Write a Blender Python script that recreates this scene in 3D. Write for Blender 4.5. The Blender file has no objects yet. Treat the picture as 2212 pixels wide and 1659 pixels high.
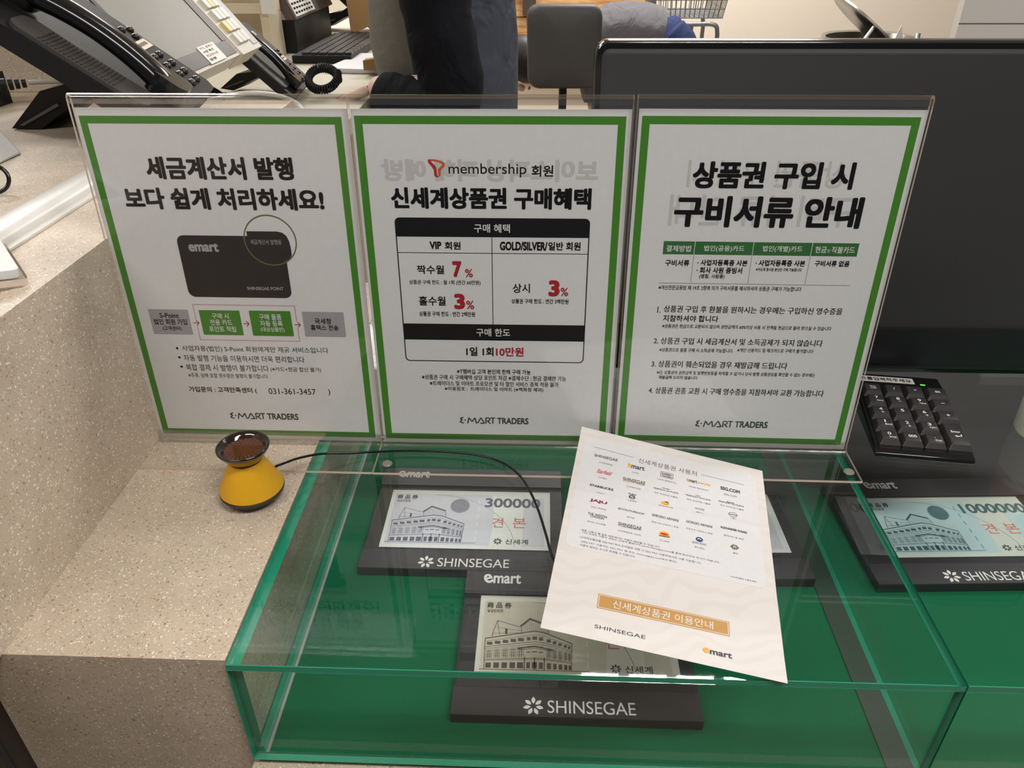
import bpy, math, random
from mathutils import Vector, Matrix

random.seed(7)
SC = bpy.context.scene
COL = SC.collection
PI = math.pi

# ------------------------------------------------------------------ camera
cam_data = bpy.data.cameras.new('camera')
cam_data.sensor_fit = 'HORIZONTAL'
cam_data.sensor_width = 36.0
cam_data.lens = 1651.27 * 36.0 / 2212.0
cam_data.clip_start = 0.02
cam_data.clip_end = 60
cam = bpy.data.objects.new('camera', cam_data)
COL.objects.link(cam)
_yaw, _pitch, _roll = -0.040681, 0.551761, -0.005701
_f = Vector((math.sin(_yaw) * math.cos(_pitch), math.cos(_yaw) * math.cos(_pitch), -math.sin(_pitch)))
_r = Vector((math.cos(_yaw), -math.sin(_yaw), 0))
_u = _r.cross(_f)
_r, _u = (math.cos(_roll) * _r + math.sin(_roll) * _u), (-math.sin(_roll) * _r + math.cos(_roll) * _u)
cam.matrix_world = Matrix(((_r.x, _u.x, -_f.x, 0.250838), (_r.y, _u.y, -_f.y, -0.574774),
                           (_r.z, _u.z, -_f.z, 0.419922), (0, 0, 0, 1)))
SC.camera = cam

# ------------------------------------------------------------------ world, lights, exposure
world = bpy.data.worlds.new('world')
SC.world = world
world.use_nodes = True
world.node_tree.nodes['Background'].inputs[0].default_value = (0.96, 0.97, 1.0, 1)
world.node_tree.nodes['Background'].inputs[1].default_value = 0.09
SC.view_settings.view_transform = 'Standard'
SC.view_settings.look = 'None'
SC.view_settings.gamma = 1.0
SC.view_settings.exposure = 0.0
SC.cycles.transparent_max_bounces = 40
SC.cycles.max_bounces = 8
CEIL = 1.75


def area(name, loc, sx, sy, power, color=(1.0, 0.98, 0.955)):
    d = bpy.data.lights.new(name, 'AREA')
    d.shape = 'RECTANGLE'
    d.size, d.size_y = sx, sy
    d.energy = power
    d.color = color
    o = bpy.data.objects.new(name, d)
    COL.objects.link(o)
    o.location = loc
    return o


area('ceiling_area_light', (0.95, -0.78, CEIL - 0.03), 1.2, 0.30, 28.5)
area('ceiling_area_light', (-0.75, -0.95, CEIL - 0.03), 1.2, 0.30, 15)
for k in range(4):
    area('ceiling_area_light', (0.47 + .155 * k, 1.066, CEIL - 0.03), 0.12, 0.035, 1.7)
area('ceiling_area_light', (-1.5, 1.9, CEIL - 0.03), 1.2, 0.5, 34)
area('ceiling_area_light', (2.5, 0.75, CEIL - 0.03), 1.2, 0.35, 46)  # added unseen light, placed to brighten the grey panel and back wall
area('ceiling_area_light', (1.0, 3.6, CEIL - 0.03), 1.2, 0.5, 75)
area('ceiling_area_light', (-0.9, 3.3, CEIL - 0.03), 1.2, 0.5, 30)


# ------------------------------------------------------------------ materials
def lin(c):
    return tuple((x / 12.92 if x <= 0.04045 else ((x + 0.055) / 1.055) ** 2.4) for x in (v / 255.0 for v in c))


_mats = {}


def mat(name, rgb, rough=0.5, metal=0.0, coat=0.0, spec=0.5, bump=0.0, bscale=200.0, trans=0.0, emit=None):
    if name in _mats:
        return _mats[name]
    m = bpy.data.materials.new(name)
    m.use_nodes = True
    nt = m.node_tree
    b = nt.nodes['Principled BSDF']
    c = lin(rgb)
    b.inputs['Base Color'].default_value = (*c, 1)
    b.inputs['Roughness'].default_value = rough
    b.inputs['Metallic'].default_value = metal
    b.inputs['Coat Weight'].default_value = coat
    b.inputs['Specular IOR Level'].default_value = spec
    b.inputs['Transmission Weight'].default_value = trans
    if emit:
        b.inputs['Emission Color'].default_value = (*lin(rgb), 1)
        b.inputs['Emission Strength'].default_value = emit
    tc = nt.nodes.new('ShaderNodeTexCoord')
    no = nt.nodes.new('ShaderNodeTexNoise')
    no.inputs['Scale'].default_value = bscale
    no.inputs['Detail'].default_value = 4
    nt.links.new(tc.outputs['Object'], no.inputs['Vector'])
    # slight unevenness of the colour, and of the surface where asked for
    mx = nt.nodes.new('ShaderNodeMixRGB')
    mx.blend_type = 'MULTIPLY'
    mx.inputs[0].default_value = 0.10
    mx.inputs[1].default_value = (*c, 1)
    nt.links.new(no.outputs['Fac'], mx.inputs[2])
    nt.links.new(mx.outputs[0], b.inputs['Base Color'])
    if bump:
        bp = nt.nodes.new('ShaderNodeBump')
        bp.inputs['Strength'].default_value = bump
        bp.inputs['Distance'].default_value = 0.002
        nt.links.new(no.outputs['Fac'], bp.inputs['Height'])
        nt.links.new(bp.outputs['Normal'], b.inputs['Normal'])
    _mats[name] = m
    return m


def glass(name, tint, f0=0.03, rough=0.02, bump=0.0):
    """a thin clear sheet: lets light through, reflects more at grazing angles"""
    m = bpy.data.materials.new(name)
    m.use_nodes = True
    nt = m.node_tree
    nt.nodes.remove(nt.nodes['Principled BSDF'])
    out = nt.nodes['Material Output']
    tr = nt.nodes.new('ShaderNodeBsdfTransparent')
    tr.inputs[0].default_value = (*tint, 1)
    gl = nt.nodes.new('ShaderNodeBsdfGlossy')
    gl.inputs['Roughness'].default_value = rough
    lw = nt.nodes.new('ShaderNodeLayerWeight')
    lw.inputs[0].default_value = 0.5
    pw = nt.nodes.new('ShaderNodeMath')
    pw.operation = 'POWER'
    pw.inputs[1].default_value = 5
    nt.links.new(lw.outputs['Facing'], pw.inputs[0])
    ma = nt.nodes.new('ShaderNodeMath')
    ma.operation = 'MULTIPLY_ADD'
    ma.inputs[1].default_value = 1 - f0
    ma.inputs[2].default_value = f0
    nt.links.new(pw.outputs[0], ma.inputs[0])
    mx = nt.nodes.new('ShaderNodeMixShader')
    nt.links.new(ma.outputs[0], mx.inputs[0])
    nt.links.new(tr.outputs[0], mx.inputs[1])
    nt.links.new(gl.outputs[0], mx.inputs[2])
    if bump:
        tc = nt.nodes.new('ShaderNodeTexCoord')
        no = nt.nodes.new('ShaderNodeTexNoise')
        no.inputs['Scale'].default_value = 30
        nt.links.new(tc.outputs['Object'], no.inputs['Vector'])
        bp = nt.nodes.new('ShaderNodeBump')
        bp.inputs['Strength'].default_value = bump
        bp.inputs['Distance'].default_value = 0.001
        nt.links.new(no.outputs['Fac'], bp.inputs['Height'])
        nt.links.new(bp.outputs['Normal'], gl.inputs['Normal'])
    nt.links.new(mx.outputs[0], out.inputs[0])
    _mats[name] = m
    return m


def stone(name, base):
    """beige solid-surface stone with white, brown and grey chips"""
    m = bpy.data.materials.new(name)
    m.use_nodes = True
    nt = m.node_tree
    b = nt.nodes['Principled BSDF']
    b.inputs['Roughness'].default_value = 0.38
    tc = nt.nodes.new('ShaderNodeTexCoord')
    no = nt.nodes.new('ShaderNodeTexNoise')
    no.inputs['Scale'].default_value = 160
    no.inputs['Detail'].default_value = 2
    nt.links.new(tc.outputs['Object'], no.inputs['Vector'])
    mxv = nt.nodes.new('ShaderNodeMixRGB')
    mxv.blend_type = 'LINEAR_LIGHT'
    mxv.inputs[0].default_value = 0.0018
    nt.links.new(tc.outputs['Object'], mxv.inputs[1])
    nt.links.new(no.outputs['Color'], mxv.inputs[2])
    no2 = nt.nodes.new('ShaderNodeTexNoise')
    no2.inputs['Scale'].default_value = 25
    no2.inputs['Detail'].default_value = 5
    nt.links.new(tc.outputs['Object'], no2.inputs['Vector'])
    cr = nt.nodes.new('ShaderNodeValToRGB')
    cr.color_ramp.elements[0].position = 0.3
    cr.color_ramp.elements[1].position = 0.7
    c = lin(base)
    cr.color_ramp.elements[0].color = (c[0] * .90, c[1] * .89, c[2] * .87, 1)
    cr.color_ramp.elements[1].color = (min(1, c[0] * 1.06), min(1, c[1] * 1.06), min(1, c[2] * 1.06), 1)
    nt.links.new(no2.outputs['Fac'], cr.inputs[0])
    last = cr.outputs[0]
    for scale, thr, share, rgb in ((760, .36, .20, (244, 238, 230)), (460, .36, .11, (244, 238, 230)), (350, .33, .13, (168, 152, 128)),
                                   (300, .28, .11, (160, 114, 78)), (620, .34, .20, (136, 120, 102)), (190, .22, .08, (168, 120, 86))):
        vo = nt.nodes.new('ShaderNodeTexVoronoi')
        vo.inputs['Scale'].default_value = scale
        nt.links.new(mxv.outputs[0], vo.inputs['Vector'])
        lt = nt.nodes.new('ShaderNodeMath')
        lt.operation = 'LESS_THAN'
        lt.inputs[1].default_value = thr
        nt.links.new(vo.outputs['Distance'], lt.inputs[0])
        sp = nt.nodes.new('ShaderNodeSeparateColor')
        nt.links.new(vo.outputs['Color'], sp.inputs[0])
        l2 = nt.nodes.new('ShaderNodeMath')
        l2.operation = 'LESS_THAN'
        l2.inputs[1].default_value = share
        nt.links.new(sp.outputs[0], l2.inputs[0])
        mu = nt.nodes.new('ShaderNodeMath')
        mu.operation = 'MULTIPLY'
        nt.links.new(lt.outputs[0], mu.inputs[0])
        nt.links.new(l2.outputs[0], mu.inputs[1])
        m8 = nt.nodes.new('ShaderNodeMath')
        m8.operation = 'MULTIPLY'
        m8.inputs[1].default_value = 0.72
        nt.links.new(mu.outputs[0], m8.inputs[0])
        mx = nt.nodes.new('ShaderNodeMixRGB')
        mx.inputs[2].default_value = (*lin(rgb), 1)
        nt.links.new(m8.outputs[0], mx.inputs[0])
        nt.links.new(last, mx.inputs[1])
        last = mx.outputs[0]
    nt.links.new(last, b.inputs['Base Color'])
    _mats[name] = m
    return m


# ------------------------------------------------------------------ mesh building
class MB:
    def __init__(self):
        self.v, self.f, self.m = [], [], []

    def add(self, verts, faces, mi=0, M=None):
        o = len(self.v)
        if M is None:
            self.v.extend(tuple(p) for p in verts)
        else:
            self.v.extend(tuple(M @ Vector(p)) for p in verts)
        self.f.extend([i + o for i in f] for f in faces)
        self.m.extend([mi] * len(faces))
        return self

    def box(self, lo, hi, mi=0, M=None, side=None):
        """axis box; side=(axis, material) gives the faces across that axis the first material and the rest `material`"""
        (x0, y0, z0), (x1, y1, z1) = lo, hi
        vs = [(x0, y0, z0), (x1, y0, z0), (x1, y1, z0), (x0, y1, z0), (x0, y0, z1), (x1, y0, z1), (x1, y1, z1), (x0, y1, z1)]
        fs = [((0, 3, 2, 1), 2), ((4, 5, 6, 7), 2), ((0, 1, 5, 4), 1), ((2, 3, 7, 6), 1), ((1, 2, 6, 5), 0), ((3, 0, 4, 7), 0)]
        for f, ax in fs:
            self.add(vs, [f], mi if (side is None or ax == side[0]) else side[1], M)
        return self

    def prism(self, poly, a, b, M=None, mi=0, mi_side=None):
        """polygon (x, y) raised from z=a to z=b"""
        n = len(poly)
        vs = [(x, y, a) for x, y in poly] + [(x, y, b) for x, y in poly]
        self.add(vs, [tuple(range(n))[::-1], tuple(range(n, 2 * n))], mi, M)
        self.add(vs, [(i, (i + 1) % n, n + (i + 1) % n, n + i) for i in range(n)], mi if mi_side is None else mi_side, M)
        return self

    def loft(self, rings, mi=0, cap=True, M=None, closed=True):
        n = len(rings[0])
        vs = [p for r in rings for p in r]
        fs = []
        for k in range(len(rings) - 1):
            for i in range(n if closed else n - 1):
                j = (i + 1) % n
                fs.append((k * n + i, k * n + j, (k + 1) * n + j, (k + 1) * n + i))
        if cap:
            fs.append(tuple(range(n))[::-1])
            fs.append(tuple(range((len(rings) - 1) * n, len(rings) * n)))
        return self.add(vs, fs, mi, M)

    def tube(self, pts, rad, seg=12, mi=0, M=None, flat=1.0, up=None):
        pts = [Vector(p) for p in pts]
        rr = rad if isinstance(rad, (list, tuple)) else [rad] * len(pts)
        rings = []
        u = None
        for i, p in enumerate(pts):
            d = (pts[min(i + 1, len(pts) - 1)] - pts[max(i - 1, 0)]).normalized()
            if u is None:
                u = Vector(up) if up else (Vector((0, 0, 1)) if abs(d.z) < .9 else Vector((0, 1, 0)))
            u = (u - d * u.dot(d)).normalized()
            w = d.cross(u)
            rings.append([p + (w * math.cos(2 * PI * k / seg) + u * flat * math.sin(2 * PI * k / seg)) * rr[i] for k in range(seg)])
        return self.loft(rings, mi, True, M)

    def lathe(self, prof, seg=40, mi=0, M=None, cap=True):
        rings = [[(r * math.cos(2 * PI * k / seg), r * math.sin(2 * PI * k / seg), z) for k in range(seg)] for r, z in prof]
        return self.loft(rings, mi, cap, M)

    def ball(self, c, r, seg=16, mi=0, M=None):
        rx, ry, rz = r if isinstance(r, (tuple, list)) else (r, r, r)
        rings = []
        for a in range(1, seg // 2):
            t = PI * a / (seg // 2)
            rings.append([(c[0] + rx * math.sin(t) * math.cos(2 * PI * k / seg), c[1] + ry * math.sin(t) * math.sin(2 * PI * k / seg),
                           c[2] - rz * math.cos(t)) for k in range(seg)])
        return self.loft(rings, mi, True, M)

    def build(self, name, mats, parent=None, bevel=0.0, world=False, smooth=38, bseg=2):
        me = bpy.data.meshes.new(name)
        vs = self.v
        if world and parent is not None:
            W = parent.matrix_basis.inverted()
            vs = [tuple(W @ Vector(p)) for p in vs]
        me.from_pydata(vs, [], self.f)
        for m in (mats if isinstance(mats, (list, tuple)) else [mats]):
            me.materials.append(m)
        me.polygons.foreach_set('material_index', self.m)
        me.polygons.foreach_set('use_smooth', [bool(smooth)] * len(self.m))
        me.update()
        if smooth:
            me.set_sharp_from_angle(angle=math.radians(smooth))
        o = bpy.data.objects.new(name, me)
        COL.objects.link(o)
        if parent is not None:
            o.parent = parent
        if bevel:
            bv = o.modifiers.new('bevel', 'BEVEL')
            bv.width = bevel
            bv.segments = bseg
            bv.limit_method = 'ANGLE'
            bv.angle_limit = math.radians(40)
        return o


def tag(o, label=None, cat=None, group=None, kind=None):
    if label:
        o['label'] = label
    if cat:
        o['category'] = cat
    if group:
        o['group'] = group
    if kind:
        o['kind'] = kind
    return o


def thing(name, label, cat, loc=(0, 0, 0), rot=(0, 0, 0), group=None, M=None):
    o = bpy.data.objects.new(name, None)
    o.empty_display_size = 0.02
    COL.objects.link(o)
    if M is not None:
        o.matrix_basis = M
    else:
        o.matrix_basis = Matrix.Translation(loc) @ Matrix.Rotation(rot[2], 4, 'Z') @ Matrix.Rotation(rot[1], 4, 'Y') @ Matrix.Rotation(rot[0], 4, 'X')
    return tag(o, label, cat, group)


def dup(root, M, label=None):
    """a copy of a thing with copies of its parts and sub-parts"""
    r = root.copy()
    COL.objects.link(r)
    r.matrix_basis = M
    if label:
        r['label'] = label
    for ch in list(root.children):
        c = ch.copy()
        COL.objects.link(c)
        c.parent = r
        for g in list(ch.children):
            d = g.copy()
            COL.objects.link(d)
            d.parent = c
    return r


def rrect(x0, y0, x1, y1, r, n=5):
    pts = []
    for cx, cy, a in ((x1 - r, y0 + r, -90), (x1 - r, y1 - r, 0), (x0 + r, y1 - r, 90), (x0 + r, y0 + r, 180)):
        for k in range(n + 1):
            t = math.radians(a + 90 * k / n)
            pts.append((cx + r * math.cos(t), cy + r * math.sin(t)))
    return pts


# ------------------------------------------------------------------ lettering
_glyphs = {}
_pen = []
BOLD = {'n': 0.0, 'm': 0.017, 'b': 0.027, 'h': 0.044, 'x': 0.055}     # extra stroke thickness each way, in letter heights


def letters(s, style='n'):
    """outline of a line of text filled as a mesh, scaled to the unit square; bolder styles thicken the strokes"""
    k = (s, style)
    if k not in _glyphs:
        if not _pen:
            _pen.append(bpy.data.objects.new('lettering', bpy.data.curves.new('lettering', 'FONT')))
        o = _pen[0]
        o.data.body = s
        o.data.resolution_u = 3 if len(s) > 12 else 6
        me = o.to_mesh()
        vs = [(v.co.x, v.co.y) for v in me.vertices]
        fs = [tuple(p.vertices) for p in me.polygons]
        o.to_mesh_clear()
        b = BOLD[style]
        lay = [0] * len(vs)
        if b:
            n, d = len(vs), b * .72
            offs = ((-b, 0), (b, 0), (0, b), (0, -b)) if style == 'm' else ((-b, 0), (b, 0), (0, b * .8), (0, -b * .8), (d, d), (-d, d), (d, -d), (-d, -d))
            if style == 'm' and len(s) > 24:
                offs = ((-b, 0), (b, 0))
            base, bf = vs, fs
            lay = [0] * n
            vs, fs = list(base), list(bf)
            for dx, dy in offs:
                q = len(vs)
                lay += [lay[-1] + 1] * n
                vs += [(x + dx, y + dy) for x, y in base]
                fs += [tuple(i + q for i in f) for f in bf]
        xs, ys = [v[0] for v in vs], [v[1] for v in vs]
        x0, x1, y0, y1 = min(xs), max(xs), min(ys), max(ys)
        _glyphs[k] = ([((x - x0) / (x1 - x0 + 1e-9), (y - y0) / (y1 - y0 + 1e-9)) for x, y in vs], fs, lay)
    return _glyphs[k]


def write(mb, s, x0, x1, y0, y1, fn, style='n', mi=0, shear=0.0):
    vs, fs, lay = letters(s, style)
    P = [fn(x0 + (x1 - x0) * a + shear * (y1 - y0) * b, y0 + (y1 - y0) * b) for a, b in vs]
    if lay[-1]:
        # the thickening passes lie a hair above one another
        o = Vector(fn((x0 + x1) / 2, y0))
        e = max(abs(x1 - x0), abs(y1 - y0)) * .1
        n = (Vector(fn((x0 + x1) / 2 + e, y0)) - o).cross(Vector(fn((x0 + x1) / 2, y0 + e)) - o).normalized() * 1.0e-5
        P = [(p[0] + n.x * k, p[1] + n.y * k, p[2] + n.z * k) for p, k in zip(P, lay)]
    mb.add(P, fs, mi)
    return mb


def fill(mb, pts, fn, mi=0):
    mb.add([fn(x, y) for x, y in pts], [tuple(range(len(pts)))], mi)


def ring(mb, outer, inner, fn, mi=0):
    n = len(outer)
    mb.add([fn(*p) for p in outer] + [fn(*p) for p in inner], [(i, (i + 1) % n, n + (i + 1) % n, n + i) for i in range(n)], mi)


def stroke(mb, pts, w, fn, mi=0):
    for (xa, ya), (xb, yb) in zip(pts, pts[1:]):
        d = math.hypot(xb - xa, yb - ya) or 1e-9
        nx, ny = -(yb - ya) / d * w / 2, (xb - xa) / d * w / 2
        fill(mb, [(xa + nx, ya + ny), (xa - nx, ya - ny), (xb - nx, yb - ny), (xb + nx, yb + ny)], fn, mi)


def petals(mb, cx, cy, r, fn, mi=0, n=7, a0=90):
    for k in range(n):
        a = math.radians(a0 + 360 * k / n)
        ca, sa = math.cos(a), math.sin(a)
        prof = [(.24, 0), (.42, .13), (.62, .20), (.80, .15), (1.0, 0), (.80, -.15), (.62, -.20), (.42, -.13)]
        fill(mb, [(cx + r * (p * ca - q * sa), cy + r * (p * sa + q * ca)) for p, q in prof], fn, mi)


# common materials
STONE = stone('speckled_beige_stone', (197, 181, 161))
GLASS = glass('clear_glass', (.980, .988, .984), .032)
ABEND = glass('acrylic_bend', (.93, .92, .90), .22, .08, .3)
ACRYL = glass('clear_acrylic', (.985, .985, .98), .025, .02, 0.15)
EDGE = mat('green_glass_edge', (38, 150, 118), .12, coat=.5)
AEDGE = mat('acrylic_edge', (226, 205, 190), .25)
FELT = mat('green_felt', (16, 102, 68), .95, spec=.1, bump=.4, bscale=900)
PAPER = mat('white_paper', (231, 231, 233), .6)
INK = mat('black_ink', (14, 12, 14), .8, spec=.15)
GREEN = mat('green_ink', (70, 138, 38), .5)
RED = mat('red_ink', (176, 24, 42), .5)
WINK = mat('white_ink', (232, 232, 230), .5)
GINK = mat('pale_grey_ink', (176, 176, 178), .5)
GHOST = mat('show_through_grey', (206, 205, 206), .6)
BLACK = mat('black_plastic', (21, 21, 23), .5, spec=.3, bump=.05, bscale=1500)
BLACKG = mat('glossy_black_plastic', (20, 20, 22), .16)
DGREY = mat('dark_grey_plastic', (52, 50, 50), .45, bump=.05, bscale=1500)
CREAM = mat('cream_plastic', (222, 216, 202), .4)
WHITEP = mat('white_plastic', (232, 231, 228), .35)
STEEL = mat('brushed_steel', (190, 188, 184), .28, metal=1.0)
CHROME = mat('chrome', (215, 215, 215), .12, metal=1.0)
SKIN = mat('skin', (226, 196, 180), .55, spec=.3)
HAIR = mat('dark_hair', (34, 26, 24), .5)

# ------------------------------------------------------------------ the setting
FLOOR = -0.95
def structure(name, mb, m, bevel=0):
    return tag(mb.build(name, m, bevel=bevel), kind='structure')


structure('floor', MB().box((-4, -3.5, FLOOR - .1), (4.2, 4.8, FLOOR)), mat('floor_vinyl', (150, 134, 116), .35))
structure('ceiling', MB().box((-4, -3.5, CEIL), (4.2, 4.8, CEIL + .1)), mat('ceiling_white', (214, 210, 202), .8))
structure('wall_back', MB().box((-4, 4.6, FLOOR), (4.2, 4.75, CEIL)), mat('cream_wall', (240, 228, 210), .6))
structure('wall_left', MB().box((-4, -3.5, FLOOR), (-3.9, 4.6, CEIL)), mat('beige_wall', (196, 176, 150), .6))
structure('wall_right', MB().box((1.70, 2.42, FLOOR), (2.6, 2.46, CEIL)), mat('grey_panel', (196, 192, 186), .5), bevel=.004)
mb = MB()
mb.box((1.70, 2.4185, .083), (1.96, 2.42, .0855))
structure('trim_1', mb, mat('dark_joint', (60, 58, 56), .8))


def wood():
    m = bpy.data.materials.new('pale_wood')
    m.use_nodes = True
    nt = m.node_tree
    b = nt.nodes['Principled BSDF']
    b.inputs['Roughness'].default_value = .55
    tc = nt.nodes.new('ShaderNodeTexCoord')
    mp = nt.nodes.new('ShaderNodeMapping')
    mp.inputs['Scale'].default_value = (3, 10, 22)
    no = nt.nodes.new('ShaderNodeTexNoise')
    no.inputs['Scale'].default_value = 2.2
    no.inputs['Detail'].default_value = 6
    cr = nt.nodes.new('ShaderNodeValToRGB')
    cr.color_ramp.elements[0].color = (*lin((176, 122, 70)), 1)
    cr.color_ramp.elements[0].position = .35
    cr.color_ramp.elements[1].color = (*lin((218, 176, 122)), 1)
    cr.color_ramp.elements[1].position = .62
    nt.links.new(tc.outputs['Object'], mp.inputs[0])
    nt.links.new(mp.outputs[0], no.inputs['Vector'])
    nt.links.new(no.outputs['Fac'], cr.inputs[0])
    nt.links.new(cr.outputs[0], b.inputs['Base Color'])
    return m


WOOD = wood()
clad = thing('wood_cladding', 'horizontal pale wooden boards cladding the back wall behind the office chair', 'wall cladding', (0.3, 4.58, -.5))
z = -.495
bz = []
while z < .9:
    bz.append((z, z + .186))
    z += .1905
for a, b_ in bz:
    MB().box((-.35, 4.545, a), (.872, 4.598, b_)).build('board', WOOD, clad, bevel=.002, world=True)
MB().box((.12, 4.50, -.10), (.20, 4.544, 1.2)).build('upright_post', mat('brown_post', (70, 58, 52), .5), clad, world=True)

# stone counter: low ledge beside the glass case, upright side, high counter top
counter = thing('stone_counter', 'speckled beige stone counter stepping up at the left of the glass case', 'counter', (0, 0, FLOOR))
MB().box((-.124, -.2475, -.62), (.0462, .36, 0)).build('ledge', STONE, counter, bevel=.004, world=True, bseg=3)
MB().box((.0462, -.262, -.62), (1.2, .36, -.1105)).build('case_base', STONE, counter, bevel=.003, world=True)
MB().box((-1.4, -.95, .0002), (-.1043, .550, .195)).build('upper_counter', STONE, counter, bevel=.0035, world=True, bseg=3)
MB().box((-1.4, .5502, .0002), (-.445, .70, .1948)).build('upper_counter', STONE, counter, bevel=.002, world=True)
MB().box((-.1245, -.20, FLOOR), (.9, .30, -.6202)).build('plinth', mat('dark_brown_panel', (86, 76, 68), .6), counter, world=True)
MB().box((-.150, -.240, FLOOR), (-.1255, -.20, -.004)).build('side_panel', mat('dark_brown_panel', (86, 76, 68), .6), counter, world=True)
MB().box((-.19, -.246, FLOOR), (-.1505, -.20, -.004)).build('metal_trim', mat('grey_metal', (120, 118, 116), .35, metal=.7), counter, bevel=.002, world=True)

# glass display case
case = thing('glass_display_case', 'clear glass display case with emerald edges and green felt floor', 'display case', (.3, 0, -.104))
def pane(name, lo, hi, axis):
    return MB().box(lo, hi, 0, side=(axis, 1)).build(name, [GLASS, EDGE], case, world=True, smooth=0)


pane('top_pane', (.0477, -.2512, -.0050), (.5262, .36, 0), 2)
pane('top_pane', (.5274, -.2512, -.0050), (1.15, .36, 0), 2)
pane('front_pane', (.0477, -.2512, -.1041), (.5262, -.2462, -.0054), 1)
pane('front_pane', (.5274, -.2512, -.1041), (1.15, -.2462, -.0054), 1)
pane('side_pane', (.0477, -.2460, -.1041), (.0552, .36, -.0054), 0)
pane('divider_pane', (.5243, -.2460, -.1041), (.5293, .36, -.0054), 0)
MB().box((.0556, -.2458, -.1100), (.5240, .17, -.1043)).build('felt_floor', FELT, case, world=True)
MB().box((.5296, -.2458, -.1100), (1.15, .074, -.1043)).build('felt_floor', FELT, case, world=True)
MB().box((.5050, -.2455, -.1042), (.5242, .17, -.1034)).build('floor_strip', mat('grey_green_reflection', (40, 64, 50), .5), case, world=True)  # added dark strip, a band of reflection and shade put in as colour
MB().box((.0553, -.2455, -.1042), (.0575, .17, -.1030)).build('floor_strip', mat('pale_seal', (150, 160, 152), .4), case, world=True)
RB = mat('rear_shade_black', (18, 18, 19), .6)  # added black floor, stands in for the monitor's shade and dark reflection
MB().box((.0556, .1702, -.1100), (.5240, .36, -.1041)).build('rear_shade_board', RB, case, world=True)
MB().box((.5296, .0742, -.1100), (1.15, .36, -.1043)).build('rear_shade_board', RB, case, world=True)

# ------------------------------------------------------------------ acrylic sign holders and their posters
TILT = 0.040713
SIGN = ((0.0, 0.0, -0.0055), (0.2112559, -0.000666, 0.0025), (0.4253015, 0.001099, -0.0084))   # x, y, turn
ct, st_ = math.cos(TILT), math.sin(TILT)


def holder(i, label):
    x, y, yaw = SIGN[i]
    t = thing('sign_holder', label, 'sign holder', (x, y, 0), (0, 0, yaw), 'acrylic sign holders')
    e = .0025
    P = lambda d, v: (d * ct + v * st_, v * ct - d * st_ + .0004)     # d: depth behind the paper, v: up the sheet
    path = [(-.0480, .0014), (-.0075, .0014), (-.0048, .0019), (-.0030, .0040)]
    path += [P(-e, .010), P(-e, .30)]
    for k in range(0, 7):
        a = PI * k / 6
        path.append(P(-e * math.cos(a), .3035 + e * math.sin(a)))
    path += [P(e, .30), P(e, .004)]
    # thicken the bent sheet
    th = .0011
    L, R = [], []
    n = len(path)
    for k, p in enumerate(path):
        q0, q1 = path[max(k - 1, 0)], path[min(k + 1, n - 1)]
        d = math.hypot(q1[0] - q0[0], q1[1] - q0[1])
        nx, nz = -(q1[1] - q0[1]) / d, (q1[0] - q0[0]) / d
        L.append((p[0] + nx * th, p[1] + nz * th))
        R.append((p[0] - nx * th, p[1] - nz * th))
    mb = MB()
    x0, x1 = -.1049, .1061
    def strip(A):
        return [(x0, a[0], a[1]) for a in A] + [(x1, a[0], a[1]) for a in A]
    for A in (L, R):
        for k in range(n - 1):
            mb.add(strip(A), [(k, k + 1, n + k + 1, n + k)], 2 if 5 < k + 1 < n - 2 or k in (1, 2, 3) else 0)
    for xx in (x0, x1):
        mb.add([(xx, a[0], a[1]) for a in L] + [(xx, a[0], a[1]) for a in R], [(k, k + 1, n + k + 1, n + k) for k in range(n - 1)], 1)
    for k in (0, n - 1):
        mb.add([(x0, *L[k]), (x1, *L[k]), (x1, *R[k]), (x0, *R[k])], [(0, 1, 2, 3)], 1)
    mb.build('acrylic_sheet', [ACRYL, AEDGE, ABEND], t, smooth=0)
    pads = {1: -.094, 2: .098}
    if i in pads:
        M = Matrix.Translation((pads[i], -.036, .0027))
        MB().lathe([(.0001, 0), (.0044, 0), (.0046, .0006), (.0036, .0016), (.0001, .0019)], 20, M=M).build('bumper_pad', mat('cloudy_silicone', (150, 140, 124), .3, trans=.3), t)
    return t


holder(0, 'clear acrylic stand holding the tax invoice poster, half over the stone ledge')
holder(1, 'clear acrylic stand holding the membership poster, middle of the three')
holder(2, 'clear acrylic stand holding the required documents poster, in front of the keypad')


def poster(i, label):
    x, y, yaw = SIGN[i]
    M = Matrix.Translation((x, y, 0)) @ Matrix.Rotation(yaw, 4, 'Z') @ Matrix.Rotation(-TILT, 4, 'X')
    t = thing('poster', label, 'poster', M=M, group='posters in acrylic stands')
    MB().box((-.1035, -.00015, .0012), (.1053, .00015, .2972)).build('paper', PAPER, t, smooth=0)
    return t


def F(off):
    return lambda u, v: (u / 1000.0, -.00015 - off, v / 1000.0)


def green_frame(t, o, w):
    (l, b, r, tp) = o
    mb = MB()
    ring(mb, [(l, b), (r, b), (r, tp), (l, tp)], [(l + w, b + w), (r - w, b + w), (r - w, tp - w), (l + w, tp - w)], F(.00006))
    mb.build('green_border', GREEN, t, smooth=0)


def lines(t, name, rows, m, off=.00015, parent=None):
    mb = MB()
    for s, a, b, c, d, sty in rows:
        write(mb, s, a, b, c, d, F(off), sty)
    return mb.build(name, m, parent or t, smooth=0)


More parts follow.
